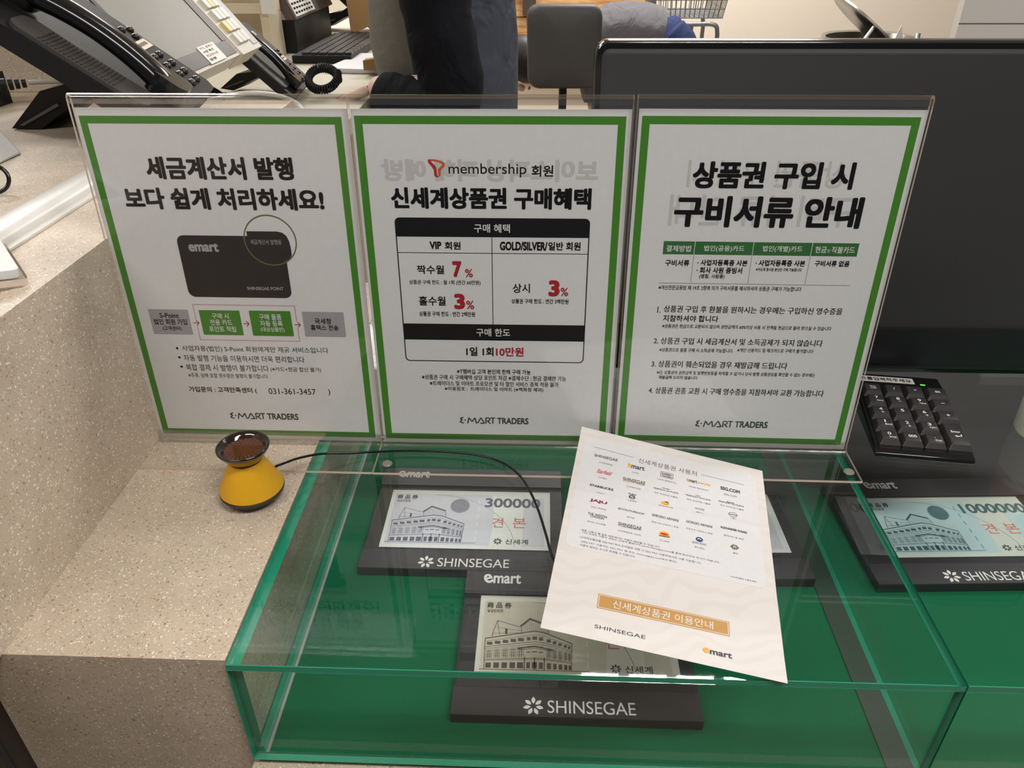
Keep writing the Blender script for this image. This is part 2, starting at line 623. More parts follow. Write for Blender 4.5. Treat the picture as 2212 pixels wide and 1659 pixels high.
def shop_logo(t, x0, x1, y0, y1):
    """angular E, a dot, wide M A R T, then narrow TRADERS"""
    mb = MB()
    W, H = x1 - x0, y1 - y0
    m = .135 * H + .2
    X = lambda f: x0 + W * f
    Y = lambda f: y0 + H * f
    fn = F(.00015)
    stroke(mb, [(X(.058), Y(.97)), (X(.014), Y(.80)), (X(.040), Y(.52)), (X(.006), Y(.22)), (X(.062), Y(.04))], m, fn)
    stroke(mb, [(X(.014), Y(.80)), (X(.040), Y(.52))], m * 1.2, fn)
    fill(mb, [(X(.083), Y(.40)), (X(.097), Y(.53)), (X(.083), Y(.66)), (X(.069), Y(.53))], fn)
    stroke(mb, [(X(.118), Y(0)), (X(.138), Y(.92)), (X(.182), Y(.30)), (X(.226), Y(.92)), (X(.246), Y(0))], m, fn)
    stroke(mb, [(X(.262), Y(.06)), (X(.312), Y(.95)), (X(.362), Y(.06)), (X(.300), Y(.06))], m, fn)
    stroke(mb, [(X(.384), Y(0)), (X(.384), Y(.93)), (X(.430), Y(.93)), (X(.444), Y(.72)), (X(.430), Y(.48)), (X(.402), Y(.45)), (X(.450), Y(0))], m, fn)
    stroke(mb, [(X(.450), Y(.93)), (X(.518), Y(.93))], m, fn)
    stroke(mb, [(X(.484), Y(.93)), (X(.484), Y(0))], m, fn)
    write(mb, 'TRADERS', X(.548), X(1.0), Y(0), Y(1), fn, 'b')
    mb.build('shop_logo', mat('dark_green_ink', (50, 66, 40), .5), t, smooth=0)


def pick(rows, col):
    return [r[:6] for r in rows if r[6] == col]


# poster about tax invoices
P1 = [
('세금계산서 발행', -58.2, 58.4, 243.7, 261.3, 'h', 'k'),
('보다 쉽게 처리하세요!', -81.3, 79.3, 219.7, 237.1, 'h', 'k'),
('emart', -37.9, -12.9, 184.5, 191.8, 'h', 'g'),
('세금계산서 발행용', 14.5, 40.1, 191.2, 195.4, 'n', 'g'),
('SHINSEGAE POINT', 4.8, 35.7, 151.3, 154.2, 'm', 'g'),
('S-Point', -76.3, -59.7, 124.4, 128.9, 'm', 'k'),
('법인 회원 가입', -82.7, -53.7, 117.9, 123.4, 'm', 'k'),
('(고객센터)', -76.4, -60.0, 111.9, 116.5, 'm', 'k'),
('구매 시', -30.7, -15.9, 124.2, 129.4, 'm', 'w'),
('전용 카드', -33.3, -13.9, 118.0, 123.5, 'm', 'w'),
('포인트 적립', -35.4, -11.8, 111.7, 117.3, 'm', 'w'),
('구매 물품', 10.6, 29.9, 123.8, 129.4, 'm', 'w'),
('자동 등록', 10.4, 30.1, 117.7, 123.1, 'm', 'w'),
('(대상상품만)', 9.9, 30.9, 111.9, 117.0, 'm', 'w'),
('국세청', 58.3, 72.3, 120.7, 126.1, 'm', 'k'),
('홈택스 전송', 54.1, 78.3, 114.8, 119.9, 'm', 'k'),
('사업자용(법인) S-Point 회원에게만 제공 서비스입니다', -63.5, 66.6, 91.7, 98.0, 'n', 'k'),
('자동 발행 기능을 이용하시면 더욱 편리합니다', -64.0, 44.2, 82.6, 88.8, 'n', 'k'),
('복합 결제 시 발행이 불가합니다', -64.0, 10.7, 73.0, 79.5, 'n', 'k'),
('(※카드+현금 합산 불가)', 12.3, 57.8, 72.9, 78.2, 'n', 'k'),
('※주류, 담배 포함 영수증은 발행이 불가합니다', -63.6, 8.7, 65.8, 70.5, 'n', 'k'),
('가입문의 : 고객만족센터 (', -66.2, -3.7, 50.0, 56.5, 'm', 'k'),
('031-361-3457', 7.0, 50.1, 50.2, 56.2, 'n', 'k'),
(')', 61.5, 63.2, 49.6, 56.5, 'm', 'k')]
p1 = poster(0, 'green framed tax invoice poster picturing a black loyalty card, leftmost of three')
green_frame(p1, (-100.8, 5.3, 100.3, 291.3), 5.6)
lines(p1, 'headline', [r[:6] for r in P1[:2]], INK)
lines(p1, 'body_text', [r[:6] for r in P1[16:]], INK)
mb = MB()
fill(mb, rrect(-46.5, 144.2, 42, 198.3, 6), F(.00006))
fill(mb, [(12.6, 190), (12.6, 202.3), (38, 202.3), (42, 201.3), (45, 198.6), (46.6, 194), (47.2, 188), (47.0, 182), (42.3, 176), (41, 190)][::-1], F(.00007))
card = mb.build('card_picture', mat('card_black', (40, 37, 40), .7, spec=.2), p1, smooth=0)
for r in P1[2:5]:
    lines(p1, 'card_lettering', [r[:6]], GINK, parent=card)
mb = MB()
ca = [(31.1 + 21.7 * math.cos(PI * k / 30), 194.7 + 21.5 * math.sin(PI * k / 30)) for k in range(60)]
cb = [(31.1 + 20.7 * math.cos(PI * k / 30), 194.7 + 20.5 * math.sin(PI * k / 30)) for k in range(60)]
ring(mb, ca, cb, F(.00018))
mb.build('highlight_ring', mat('dark_olive_ink', (92, 112, 66), .5), p1, smooth=0)
mb = MB()
fill(mb, rrect(-85.5, 108.6, -50.6, 132.3, .6), F(.00006), 0)
fill(mb, rrect(48.2, 108.5, 84.0, 132.0, .6), F(.00006), 0)
fill(mb, rrect(-41.2, 108.7, -5.8, 132.1, .6), F(.00006), 1)
fill(mb, rrect(2.4, 108.5, 38.3, 132.3, .6), F(.00006), 1)
ch = mb.build('step_boxes', [mat('grey_ink', (170, 168, 174), .5), GREEN], p1, smooth=0)
mb = MB()
for r in P1[5:16]:
    write(mb, *r[:5], F(.00015), r[5], 1 if r[6] == 'w' else 0)
mb.build('step_lettering', [INK, WINK], p1, smooth=0)
mb = MB()
def dots(xa, ya, xb, yb):
    n = int(math.hypot(xb - xa, yb - ya) / 1.45)
    for k in range(n + 1):
        cx, cy = xa + (xb - xa) * k / n, ya + (yb - ya) * k / n
        fill(mb, [(cx - .36, cy - .36), (cx + .36, cy - .36), (cx + .36, cy + .36), (cx - .36, cy + .36)], F(.0001))
dots(-45.2, 137.2, 42.7, 137.2)
dots(-45.2, 103.8, 42.7, 103.8)
for ya, yb in ((103.8, 116), (124, 137.2)):
    dots(-45.2, ya, -45.2, yb)
    dots(42.7, ya, 42.7, yb)
for cx, cy in ((-45.6, 120.0), (-1.7, 119.9), (43.0, 119.7)):
    stroke(mb, [(cx - 2.6, cy), (cx + 2.2, cy)], .7, F(.0001))
    stroke(mb, [(cx, cy + 2.5), (cx + 2.5, cy), (cx, cy - 2.5)], .7, F(.0001))
mb.build('red_arrows', RED, p1, smooth=0)
mb = MB()
for cx, cy in ((-68.0, 95.1), (-67.9, 86.0), (-68.0, 76.7)):
    fill(mb, [(cx + 1.15 * math.cos(PI * k / 8), cy + 1.15 * math.sin(PI * k / 8)) for k in range(16)], F(.0001))
mb.build('bullets', INK, p1, smooth=0)
shop_logo(p1, -33.6, 30.4, 23.0, 29.6)

# poster about the membership benefit
P2 = [
('membership', -32.0, 27.7, 247.2, 257.7, 'n', 'k'),
('회원', 31.7, 48.4, 247.8, 256.5, 'm', 'k'),
('신세계상품권 구매혜택', -78.3, 78.5, 222.2, 239.1, 'h', 'k'),
('구매 혜택', -13.8, 15.0, 203.0, 210.2, 'm', 'w'),
('VIP', -50.0, -40.5, 189.0, 195.4, 'h', 'k'),
('회원', -37.8, -24.9, 188.7, 195.3, 'b', 'k'),
('GOLD/SILVER/', 6.8, 45.1, 188.5, 195.8, 'h', 'k'),
('일반 회원', 45.7, 71.7, 188.8, 195.8, 'b', 'k'),
('짝수월', -61.7, -39.3, 167.6, 175.2, 'm', 'k'),
('7', -32.4, -24.7, 165.0, 178.9, 'x', 'r'),
('%', -22.1, -15.7, 165.0, 172.3, 'm', 'r'),
('상품권 구매 한도 : 월 1회 (연간 60만원)', -68.8, -9.6, 157.8, 162.3, 'm', 'k'),
('홀수월', -61.8, -39.3, 139.4, 147.9, 'm', 'k'),
('3', -32.2, -23.0, 136.4, 150.4, 'x', 'r'),
('%', -22.1, -15.4, 136.5, 144.2, 'm', 'r'),
('상품권 구매 한도 : 연간 2백만원', -62.3, -14.9, 129.6, 134.0, 'm', 'k'),
('상시', 17.0, 31.3, 151.7, 159.9, 'm', 'k'),
('3', 46.6, 55.9, 148.9, 163.2, 'x', 'r'),
('%', 56.7, 63.0, 149.2, 156.7, 'm', 'r'),
('상품권 구매 한도 : 연간 3백만원', 15.9, 63.5, 142.1, 146.4, 'm', 'k'),
('구매 한도', -14.3, 14.7, 111.3, 118.7, 'm', 'w'),
('1일 1회', -23.5, 0.2, 92.3, 100.9, 'b', 'k'),
('10만원', 2.3, 26.3, 92.4, 101.1, 'b', 'r'),
('※T멤버십 고객 본인에 한해 구매 가능', -32.4, 32.5, 74.4, 79.3, 'm', 'k'),
('※상품권 구매 시 구매혜택 상당 포인트 차감 ※결제수단 : 현금 결제만 가능', -63.8, 63.8, 68.3, 73.2, 'm', 'k'),
('※트레이더스 및 이마트 프로모션 및 타 할인 서비스 중복 적용 불가', -57.1, 57.3, 62.2, 67.0, 'm', 'k'),
('※이용점포 :  트레이더스 및 이마트 (※백화점 제외)', -44.0, 43.9, 56.5, 61.3, 'm', 'k'),
('보이스피싱 피해 예방', -84.0, 82.8, 243.9, 260.7, 'h', 's')]
p2 = poster(1, 'green framed membership poster with a ruled table and red percentages, middle of three')
green_frame(p2, (-101.2, 5.2, 101.4, 292.3), 5.9)
lines(p2, 'show_through_lettering', [(r[0], r[2], r[1], r[3], r[4], r[5]) for r in P2 if r[6] == 's'], GHOST, .00002)
lines(p2, 'headline', [r[:6] for r in P2[:3]], INK)
lines(p2, 'body_text', pick(P2[4:], 'k'), INK)
for r in pick(P2, 'r'):
    lines(p2, 'red_figure', [r], RED)
mb = MB()
o_, i_ = rrect(-77.0, 86.5, 78.4, 215, 4), rrect(-76.1, 87.4, 77.5, 214.1, 3.4)
ring(mb, o_, i_, F(.00008))
hd = [p for p in rrect(-77.0, 180, 78.4, 215, 4) if p[1] > 205] 
fill(mb, [(78.4, 199.3)] + hd + [(-77.0, 199.3)], F(.00009))
fill(mb, [(-77, 107.4), (78, 107.4), (78, 122.6), (-77, 122.6)], F(.00009))
stroke(mb, [(-77, 185.8), (78, 185.8)], .55, F(.00008))
stroke(mb, [(.4, 199), (.2, 122.5)], .6, F(.00008))
tb = mb.build('table', mat('table_black', (15, 16, 19), .7, spec=.2), p2, smooth=0)
lines(p2, 'table_headings', pick(P2, 'w'), WINK, parent=tb)
# the ribbon shaped T
mb = MB()
T0 = lambda a, b: (-47.7 + 13.0 * a, 246.7 + 14.0 * b)
fill(mb, [T0(*p) for p in ((0, .93), (.05, 1.0), (.14, .97), (.24, .82), (.45, .62), (.50, .45), (.52, .12), (.62, .02), (.55, 0), (.42, .03), (.35, .10), (.33, .42), (.20, .62), (.03, .80))], F(.00015), 0)
fill(mb, [T0(*p) for p in ((.10, .97), (.20, 1.0), (.35, .99), (.70, .93), (.93, .84), (1.0, .72), (.96, .58), (.80, .47), (.74, .36), (.72, .10), (.62, .04), (.58, .12), (.58, .42), (.66, .54), (.82, .64), (.84, .74), (.70, .81), (.34, .90), (.20, .91))], F(.00015), 1)
mb.build('ribbon_logo', [mat('crimson_ink', (190, 42, 52), .5), mat('orange_ink', (214, 96, 48), .5)], p2, smooth=0)
shop_logo(p2, -32.0, 31.0, 22.9, 29.5)

# poster about the documents to bring
P3 = [
('상품권 구입 시', -59.3, 62.3, 239.0, 259.6, 'h', 'k'),
('구비서류 안내', -70.5, 74.2, 208.4, 233.3, 'h', 'k'),
('결제방법', -73.7, -54.1, 187.8, 193.2, 'm', 'w'),
('법인(공용)카드', -43.7, -11.8, 187.9, 193.5, 'm', 'w'),
('법인(개별)카드', 2.6, 34.0, 188.2, 193.8, 'm', 'w'),
('현금', 44.0, 52.9, 188.3, 193.8, 'm', 'w'),
('및', 53.6, 55.8, 188.5, 191.5, 'n', 'w'),
('직불카드', 56.8, 75.0, 188.1, 193.7, 'm', 'w'),
('구비서류', -73.4, -54.0, 175.6, 181.0, 'b', 'k'),
('· 사업자등록증 사본', -47.5, -7.5, 176.4, 181.5, 'b', 'k'),
('· 회사 사원 증빙서', -47.5, -10.9, 169.8, 175.1, 'b', 'k'),
('(명함, 사원증)', -44.8, -24.3, 164.9, 169.1, 'm', 'k'),
('· 사업자등록증 사본', -1.1, 38.2, 176.7, 181.9, 'b', 'k'),
('※카드에 명시된 본인만 구매 가능합니다', -0.0, 36.5, 172.3, 175.2, 'm', 'k'),
('구비서류 없음', 45.8, 73.3, 176.9, 182.0, 'b', 'k'),
('※여신전문금융법 제 19조 2항에 의거 구비서류를 제시하셔야 상품권 구매가 가능합니다', -76.8, 39.2, 155.0, 159.0, 'm', 'k'),
('1.', -75.9, -73.3, 134.1, 139.8, 'm', 'k'),
('상품권 구입 후 환불을 원하시는 경우에는 구입하신 영수증을', -70.7, 76.2, 134.9, 140.9, 'm', 'k'),
('지참하셔야 합니다', -70.6, -24.5, 126.3, 132.3, 'm', 'k'),
('※상품권은 현금으로 교환되지 않으며 권면금액의 60%이상 사용 시 잔액을 현금으로 돌려 받으실 수 있습니다', -70.6, 70.3, 120.3, 123.9, 'm', 'k'),
('2. 상품권 구입 시 세금계산서 및 소득공제가 되지 않습니다', -76.5, 65.8, 105.1, 111.3, 'm', 'k'),
('※상품권으로 물품 구매 시 소득공제 가능합니다', -70.9, -8.6, 97.7, 101.5, 'm', 'k'),
('※개인 신용카드 및 체크카드로 구매가 불가합니다', -4.7, 59.4, 98.7, 102.4, 'm', 'k'),
('3. 상품권이 훼손되었을 경우 재발급해 드립니다', -76.5, 40.0, 82.7, 89.1, 'm', 'k'),
('※단, 상품권의 권면금액 및 발행번호등을 파악할 수 없거나 당사 발행 상품권임을 확인할 수 없는 경우에는', -71.2, 65.3, 75.5, 79.3, 'm', 'k'),
('재발급해 드리지 않습니다', -69.1, -35.3, 70.9, 74.4, 'm', 'k'),
('4. 상품권 권종 교환 시 구매 영수증을 지참하셔야 교환 가능합니다', -76.7, 76.1, 56.0, 62.6, 'm', 'k')]
p3 = poster(2, 'green framed required documents poster with four numbered notes, rightmost of three')
green_frame(p3, (-100.9, 5.8, 101.2, 292.3), 5.9)
lines(p3, 'headline', [r[:6] for r in P3[:2]], INK)
lines(p3, 'body_text', pick(P3[2:], 'k'), INK)
mb = MB()
xs_ = [-76.4, -51.2, -4.9, 41.2, 77.7]
for a, b_ in zip(xs_, xs_[1:]):
    fill(mb, [(a + .25, 185.6), (b_ - .25, 185.6), (b_ - .25, 196.5), (a + .25, 196.5)], F(.00007), 0)
for a in xs_[1:4]:
    stroke(mb, [(a, 185.6), (a, 161.3)], .35, F(.00007), 1)
stroke(mb, [(-77.2, 160.8), (77.5, 160.8)], .4, F(.00007), 1)
tb = mb.build('table', [mat('table_green', (52, 112, 56), .5), mat('thin_grey_line', (120, 128, 120), .5)], p3, smooth=0)
lines(p3, 'table_headings', pick(P3, 'w'), WINK, parent=tb)
mb = MB()
for s, a, b_, c, d, sty in [r[:6] for r in P3[:2]]:
    write(mb, s, b_ - 6, a - 4, c + .8, d + .8, F(.00002), 'm')
mb.build('show_through_lettering', GHOST, p3, smooth=0)
shop_logo(p3, -32.0, 32.8, 22.3, 29.0)

# ------------------------------------------------------------------ voucher displays inside the case
INKS = [mat('voucher_grey_paper', (240, 240, 238), .6), mat('lavender_tint', (222, 221, 231), .6), mat('lavender_line', (104, 104, 124), .6),
        mat('cream_voucher_paper', (238, 233, 222), .6), mat('olive_tint', (224, 216, 198), .6), mat('brown_line', (96, 78, 70), .6),
        mat('mint_voucher_paper', (212, 216, 206), .6), mat('mint_tint', (190, 212, 214), .6), mat('teal_line', (66, 104, 106), .6),
        mat('specimen_red', (214, 122, 110), .6), mat('silver_thread', (236, 238, 240), .3), mat('blue_thread', (90, 190, 220), .3)]
VW, VH = 164.0, 85.0


def voucher(M, label, amount, words, kind):
    t = thing('gift_voucher', label, 'gift voucher', M=M, group='specimen gift vouchers in the glass case')
    pm, tm, lm = INKS[kind * 3:kind * 3 + 3]
    MB().box((0, 0, 0), (VW / 1000, VH / 1000, .0003)).build('paper', pm, t, smooth=0)
    fn = lambda off: (lambda u, v: (u / 1000, v / 1000, .0003 + off))
    mb = MB()
    fill(mb, [(4, 4.6), (105, 4.6)] + [(105 + 2.5 * math.sin(PI * k / 8), 4.6 + 74.5 * k / 8) for k in range(1, 8)] + [(104, 79.1), (4, 79.1)], fn(.00004))
    fill(mb, [(137, 4.6), (158, 4.6), (158, 75), (137, 75)], fn(.00004))
    for k in range(26):
        y = 8 + k * 1.2
        stroke(mb, [(79 + (k % 3), y), (104 + (k % 2) * 2, y)], .3, fn(.00006))
    mb.build('tint', tm, t, smooth=0)
    # engraving of a corner department store
    mb = MB()
    w = .55
    S = lambda pts, ww=w: stroke(mb, pts, ww, fn(.0001))
    S([(12.6, 40), (12.6, 43.3), (16.1, 57.1), (36.2, 50.4)])
    S([(16.1, 57.1), (18.5, 41.5)], .4)
    S([(12.6, 43.3), (36, 44.5)], .3)
    S([(15, 50), (36, 46.8)], .3)
    fill(mb, [(23, 43), (25, 43), (25, 48.5), (23, 49)], fn(.0001))
    fill(mb, [(35.0, 51.9), (43.6, 60.8), (58.6, 54.2), (58.5, 52.1), (43.9, 58.4), (36.7, 50.7)], fn(.0001))
    S([(36.7, 50.7), (37, 44.3)])
    S([(58.5, 52.1), (59.6, 44.4)])
    for k in range(12):
        x = 38.5 + k * 1.7
        top = 53 + (x - 36.7) * .75 if x < 43.9 else 58 - (x - 43.9) * .42
        S([(x, 45.8), (x, top - .8)], .22)
    main = [(6.7, 37.8), (42.1, 45.5), (48.4, 46.7), (56.0, 45.3), (78.9, 34.6)]
    def roofy(x):
        for (xa, ya), (xb, yb) in zip(main, main[1:]):
            if xa <= x <= xb:
                return ya + (yb - ya) * (x - xa) / (xb - xa)
        return main[-1][1]
    S(main, 1.0)
    S([(6.7, 37.8), (7.5, 7.4)])
    S([(78.9, 34.6), (77.7, 8.2)])
    S([(3.5, 7.4), (92, 7.8)], .6)
    base = 7.5
    for fr, ww in ((.90, .35), (.72, .5), (.66, .35), (.30, .5), (.27, .3)):
        S([(x, base + (roofy(x) - base) * fr) for x in (6.9, 24, 42, 48.4, 56, 67, 78.6)], ww)
    cols = [(8.5, 13), (15, 19.5), (21.5, 26), (28, 32.5), (34, 39), (41.5, 44.5), (46, 50), (51.5, 55), (58, 61.5), (63, 66), (67.5, 70.5), (72, 74.5), (75.5, 77.5)]
    for k, (a, b_) in enumerate(cols):
        h = roofy((a + b_) / 2) - base
        for fa, fb in ((.77, .86), (.04, .20)):
            fill(mb, [(a, base + h * fa), (b_, base + h * fa), (b_, base + h * fb), (a, base + h * fb)], fn(.0001))
        if k in (5, 6, 7):
            S([(a, base + h * .46), (b_, base + h * .46)], 1.0)
            S([(a, base + h * .60), (b_, base + h * .60)], .6)
            continue
        for q in range(4):
            x = a + (b_ - a) * q / 3
            S([(x, base + h * .33), (x, base + h * .62)], .5 if q in (1, 2) else .3)
        for fr in (.40, .47, .55):
            S([(a, base + h * fr), (b_, base + h * fr)], .35)
    S([(34, 28.5), (48.2, 31), (63.5, 27.5)], 1.4)
    S([(36, 26.9), (48.2, 29.3), (62.6, 26.3)], .5)
    for x in (40, 48, 56):
        S([(x, 8), (x, 20)], .8)
    # rosette
    rs = MB()
    fill(rs, [(72.3 + (10.5 if k % 2 else 9.0) * math.cos(PI * k / 28), 61.5 + (11.5 if k % 2 else 9.9) * math.sin(PI * k / 28)) for k in range(56)], fn(.0001))
    S([(46 + 84 * math.sin(a), -2 + 80 * math.cos(a)) for a in [k * .06 for k in range(0, 26)]], .3)
    rs.build('rosette', mat('rosette_%d' % kind, ((150, 150, 164), (158, 144, 122), (84, 120, 126))[kind], .6), t, smooth=0)
    # lettering in the line colour
    write(mb, amount, 97.5, 97.5 + 9.45 * len(amount), 60.2, 74.3, fn(.0001), 'b')
    mb.build('engraving', lm, t, smooth=0)
    mb = MB()
    write(mb, amount, 98.3, 96.7 + 9.45 * len(amount), 61.4, 73.1, fn(.00016), 'n')
    mb.build('amount_highlight', tm, t, smooth=0)
    mb = MB()
    for s, a, b_, c, d, sty in (('商 品 券', 6.2, 27.4, 70.6, 77.4, 'b'), (words, 6.6, 20.2, 65.9, 69.5, 'm'), ('신세계', 120.5, 142.6, 7.2, 14.2, 'm')):
        write(mb, s, a, b_, c, d, fn(.00012), sty)
    petals(mb, 113.3, 11.0, 4.6, fn(.00012), n=8)
    mb.build('lettering', mat('voucher_ink', (62, 58, 60), .5), t, smooth=0)
    mb = MB()
    write(mb, '견', 106.3, 117.6, 30.5, 44.4, fn(.00014), 'n')
    write(mb, '본', 126.8, 140.0, 30.3, 45.2, fn(.00014), 'n')
    mb.build('specimen_mark', INKS[9], t, smooth=0)
    mb = MB()
    for k in range(6):
        y = 10 + k * 11
        fill(mb, [(90.6 + .35 * k * .3, y), (91.8 + .1 * k, y), (91.9 + .1 * k, y + 6), (90.7 + .1 * k, y + 6)], fn(.00012))
    mb.build('security_thread', INKS[11] if kind == 2 else INKS[10], t, smooth=0)
    return t


DB = mat('display_black', (46, 45, 48), .42)
DG = mat('display_face', (60, 58, 62), .38)
LW_ = mat('display_lettering', (226, 226, 222), .5)


def smart_letters(mb, x0, x1, y0, y1, fn, mi_e=0, mi=0, sty='b'):
    """round bold shop lettering with a tilted first letter"""
    w = x1 - x0
    cx, cy, cw, chh = x0 + w * .115, (y0 + y1) / 2 + (y1 - y0) * .02, w * .235, (y1 - y0) * 1.02
    c, s = math.cos(.30), math.sin(.30)
    tilted = lambda u, v: fn(cx + u * c - v * s, cy + u * s + v * c)
    write(mb, 'e', -cw / 2, cw / 2, -chh / 2, chh / 2, tilted, sty, mi_e)
    write(mb, 'mart', x0 + w * .255, x1, y0, y1 + (y1 - y0) * .02, fn, sty, mi)


def display(M, label, w=.190, d=.148, ex=0, eh=0):
    t = thing('voucher_display', label, 'display stand', M=M, group='black voucher display stands in the glass case')
    MB().box((0, 0, 0), (w, d, .0085)).build('base', DB, t, bevel=.0006)
    MB().box((0, 0, .0086), (w, .0245, .0102)).build('front_bar', DG, t, bevel=.0004)
    MB().box((0, d - .028, .0086), (w, d, .0106)).build('header_bar', DG, t, bevel=.0004)
    mb = MB()
    mb.box((.002, .0255, .0094), (w - .002, d - .029, .0100), 0, side=(2, 1))
    mb.build('clear_cover', [GLASS, mat('clear_edge', (120, 124, 124), .3)], t, smooth=0)
    fn = lambda off: (lambda u, v: (u / 1000, v / 1000, off))
    mb = MB()
    f1 = fn(.01027)
    petals(mb, 62.5 + ex, 8.9, 8.0, f1, n=7)
    write(mb, 'SHINSEGAE', 73.4 + ex, 140 + ex, 3.3, 14.2, f1, 'n')
    f2 = fn(.01067)
    smart_letters(mb, 16.2 + eh, 49.6 + eh, 132.4, 143.4, f2)
    mb.build('lettering', LW_, t, smooth=0)
    return t


ZF = -.1042
def spot(x, y, a=0):
    return Matrix.Translation((x, y, ZF)) @ Matrix.Rotation(a, 4, 'Z')


for (x, y, a, dx, lab, vlab, amt, wd, kd) in (
        (.0862, -.0675, 0, .0143, 'black display stand for the grey 300000 voucher, touching the stand in front', 'pale grey 300000 specimen voucher with a store engraving', '300000', '삼십만원정', 0),
        (.1882, -.2163, 0, .0148, 'black display stand nearest the front pane, half under the folded leaflet', 'cream brown specimen voucher partly hidden by the leaflet', '100000', '일십만원정', 1),
        (.3145, -.0740, .03, .0148, 'black display stand mostly hidden behind the leaflet, left of the glass divider', 'pale voucher showing only its right margin beside the leaflet', '500000', '오십만원정', 0),
        (.5590, -.0735, .05, .0278, 'black display stand right of the glass divider, in front of the keypad', 'mint green specimen voucher right of the divider with a blue dashed thread', '1000000', '백만원정', 2)):
    Md = spot(x, y, a)
    display(Md, lab, w=.190 if kd != 2 else .205, ex=0 if kd != 2 else 7, eh=0 if kd != 2 else 26)
    voucher(Md @ Matrix.Translation((dx, .0285 if dx < .0145 else .0345, .0087)), vlab, amt, wd, kd)

# ------------------------------------------------------------------ folded leaflet leaning on the stands
LC = [Vector((.2547, -.2168, .0012)), Vector((.4120, -.2547, .0012)), Vector((.4475, -.0379, .0038)), Vector((.2905, -.0060, .0255))]
LWm, LHm = 162.0, 218.0


def leaf(off=0.0):
    def fn(u, v):
        a, b = u / LWm, v / LHm
        p = LC[0] * (1 - a) * (1 - b) + LC[1] * a * (1 - b) + LC[2] * a * b + LC[3] * (1 - a) * b
        h = .0010 * math.exp(-((v - 137 - 6 * a) / 3.5) ** 2) - .0006 * math.exp(-((v - 76) / 9.0) ** 2)
        h += .0028 * math.exp(-(v / 16.0) ** 2) * (1 - .6 * a)
        return (p.x - .35, p.y + .13, p.z + h + off)
    return fn


lf = thing('folded_leaflet', 'cream folded leaflet with a gold title banner lying across the glass', 'leaflet', (.35, -.13, 0))


def leaf_sheet(mb, outline, off, mi=0, n=70):
    v0, v1 = min(p[1] for p in outline), max(p[1] for p in outline)
    rows = []
    for k in range(n + 1):
        v = v0 + (v1 - v0) * k / n
        xs = []
        m = len(outline)
        for i in range(m):
            (xa, ya), (xb, yb) = outline[i], outline[(i + 1) % m]
            if (ya - v) * (yb - v) <= 0 and abs(ya - yb) > 1e-9:
                xs.append(xa + (xb - xa) * (v - ya) / (yb - ya))
            elif abs(ya - yb) <= 1e-9 and abs(ya - v) < 1e-9:
                xs += [xa, xb]
        rows.append((min(xs), max(xs), v))
    fn = leaf(off)
    c = 10
    vs = [fn(a + (b - a) * j / c, v) for a, b, v in rows for j in range(c + 1)]
    fs = [(k * (c + 1) + j, k * (c + 1) + j + 1, (k + 1) * (c + 1) + j + 1, (k + 1) * (c + 1) + j) for k in range(n) for j in range(c)]
    mb.add(vs, fs, mi)


def floral():
    m = mat('cream_leaflet_paper', (228, 219, 210), .42)
    nt = m.node_tree
    b = nt.nodes['Principled BSDF']
    tc = nt.nodes.new('ShaderNodeTexCoord')
    wv = nt.nodes.new('ShaderNodeTexWave')
    wv.wave_type = 'RINGS'
    wv.inputs['Scale'].default_value = 22
    wv.inputs['Distortion'].default_value = 16
    wv.inputs['Detail'].default_value = 2.5
    wv.inputs['Detail Scale'].default_value = 0.9
    cr = nt.nodes.new('ShaderNodeValToRGB')
    cr.color_ramp.elements[0].position = .55
    cr.color_ramp.elements[0].color = (*lin((219, 212, 207)), 1)
    cr.color_ramp.elements[1].position = .75
    cr.color_ramp.elements[1].color = (*lin((215, 208, 202)), 1)
    nt.links.new(tc.outputs['Object'], wv.inputs['Vector'])
    nt.links.new(wv.outputs['Fac'], cr.inputs[0])
    nt.links.new(cr.outputs[0], b.inputs['Base Color'])
    return m


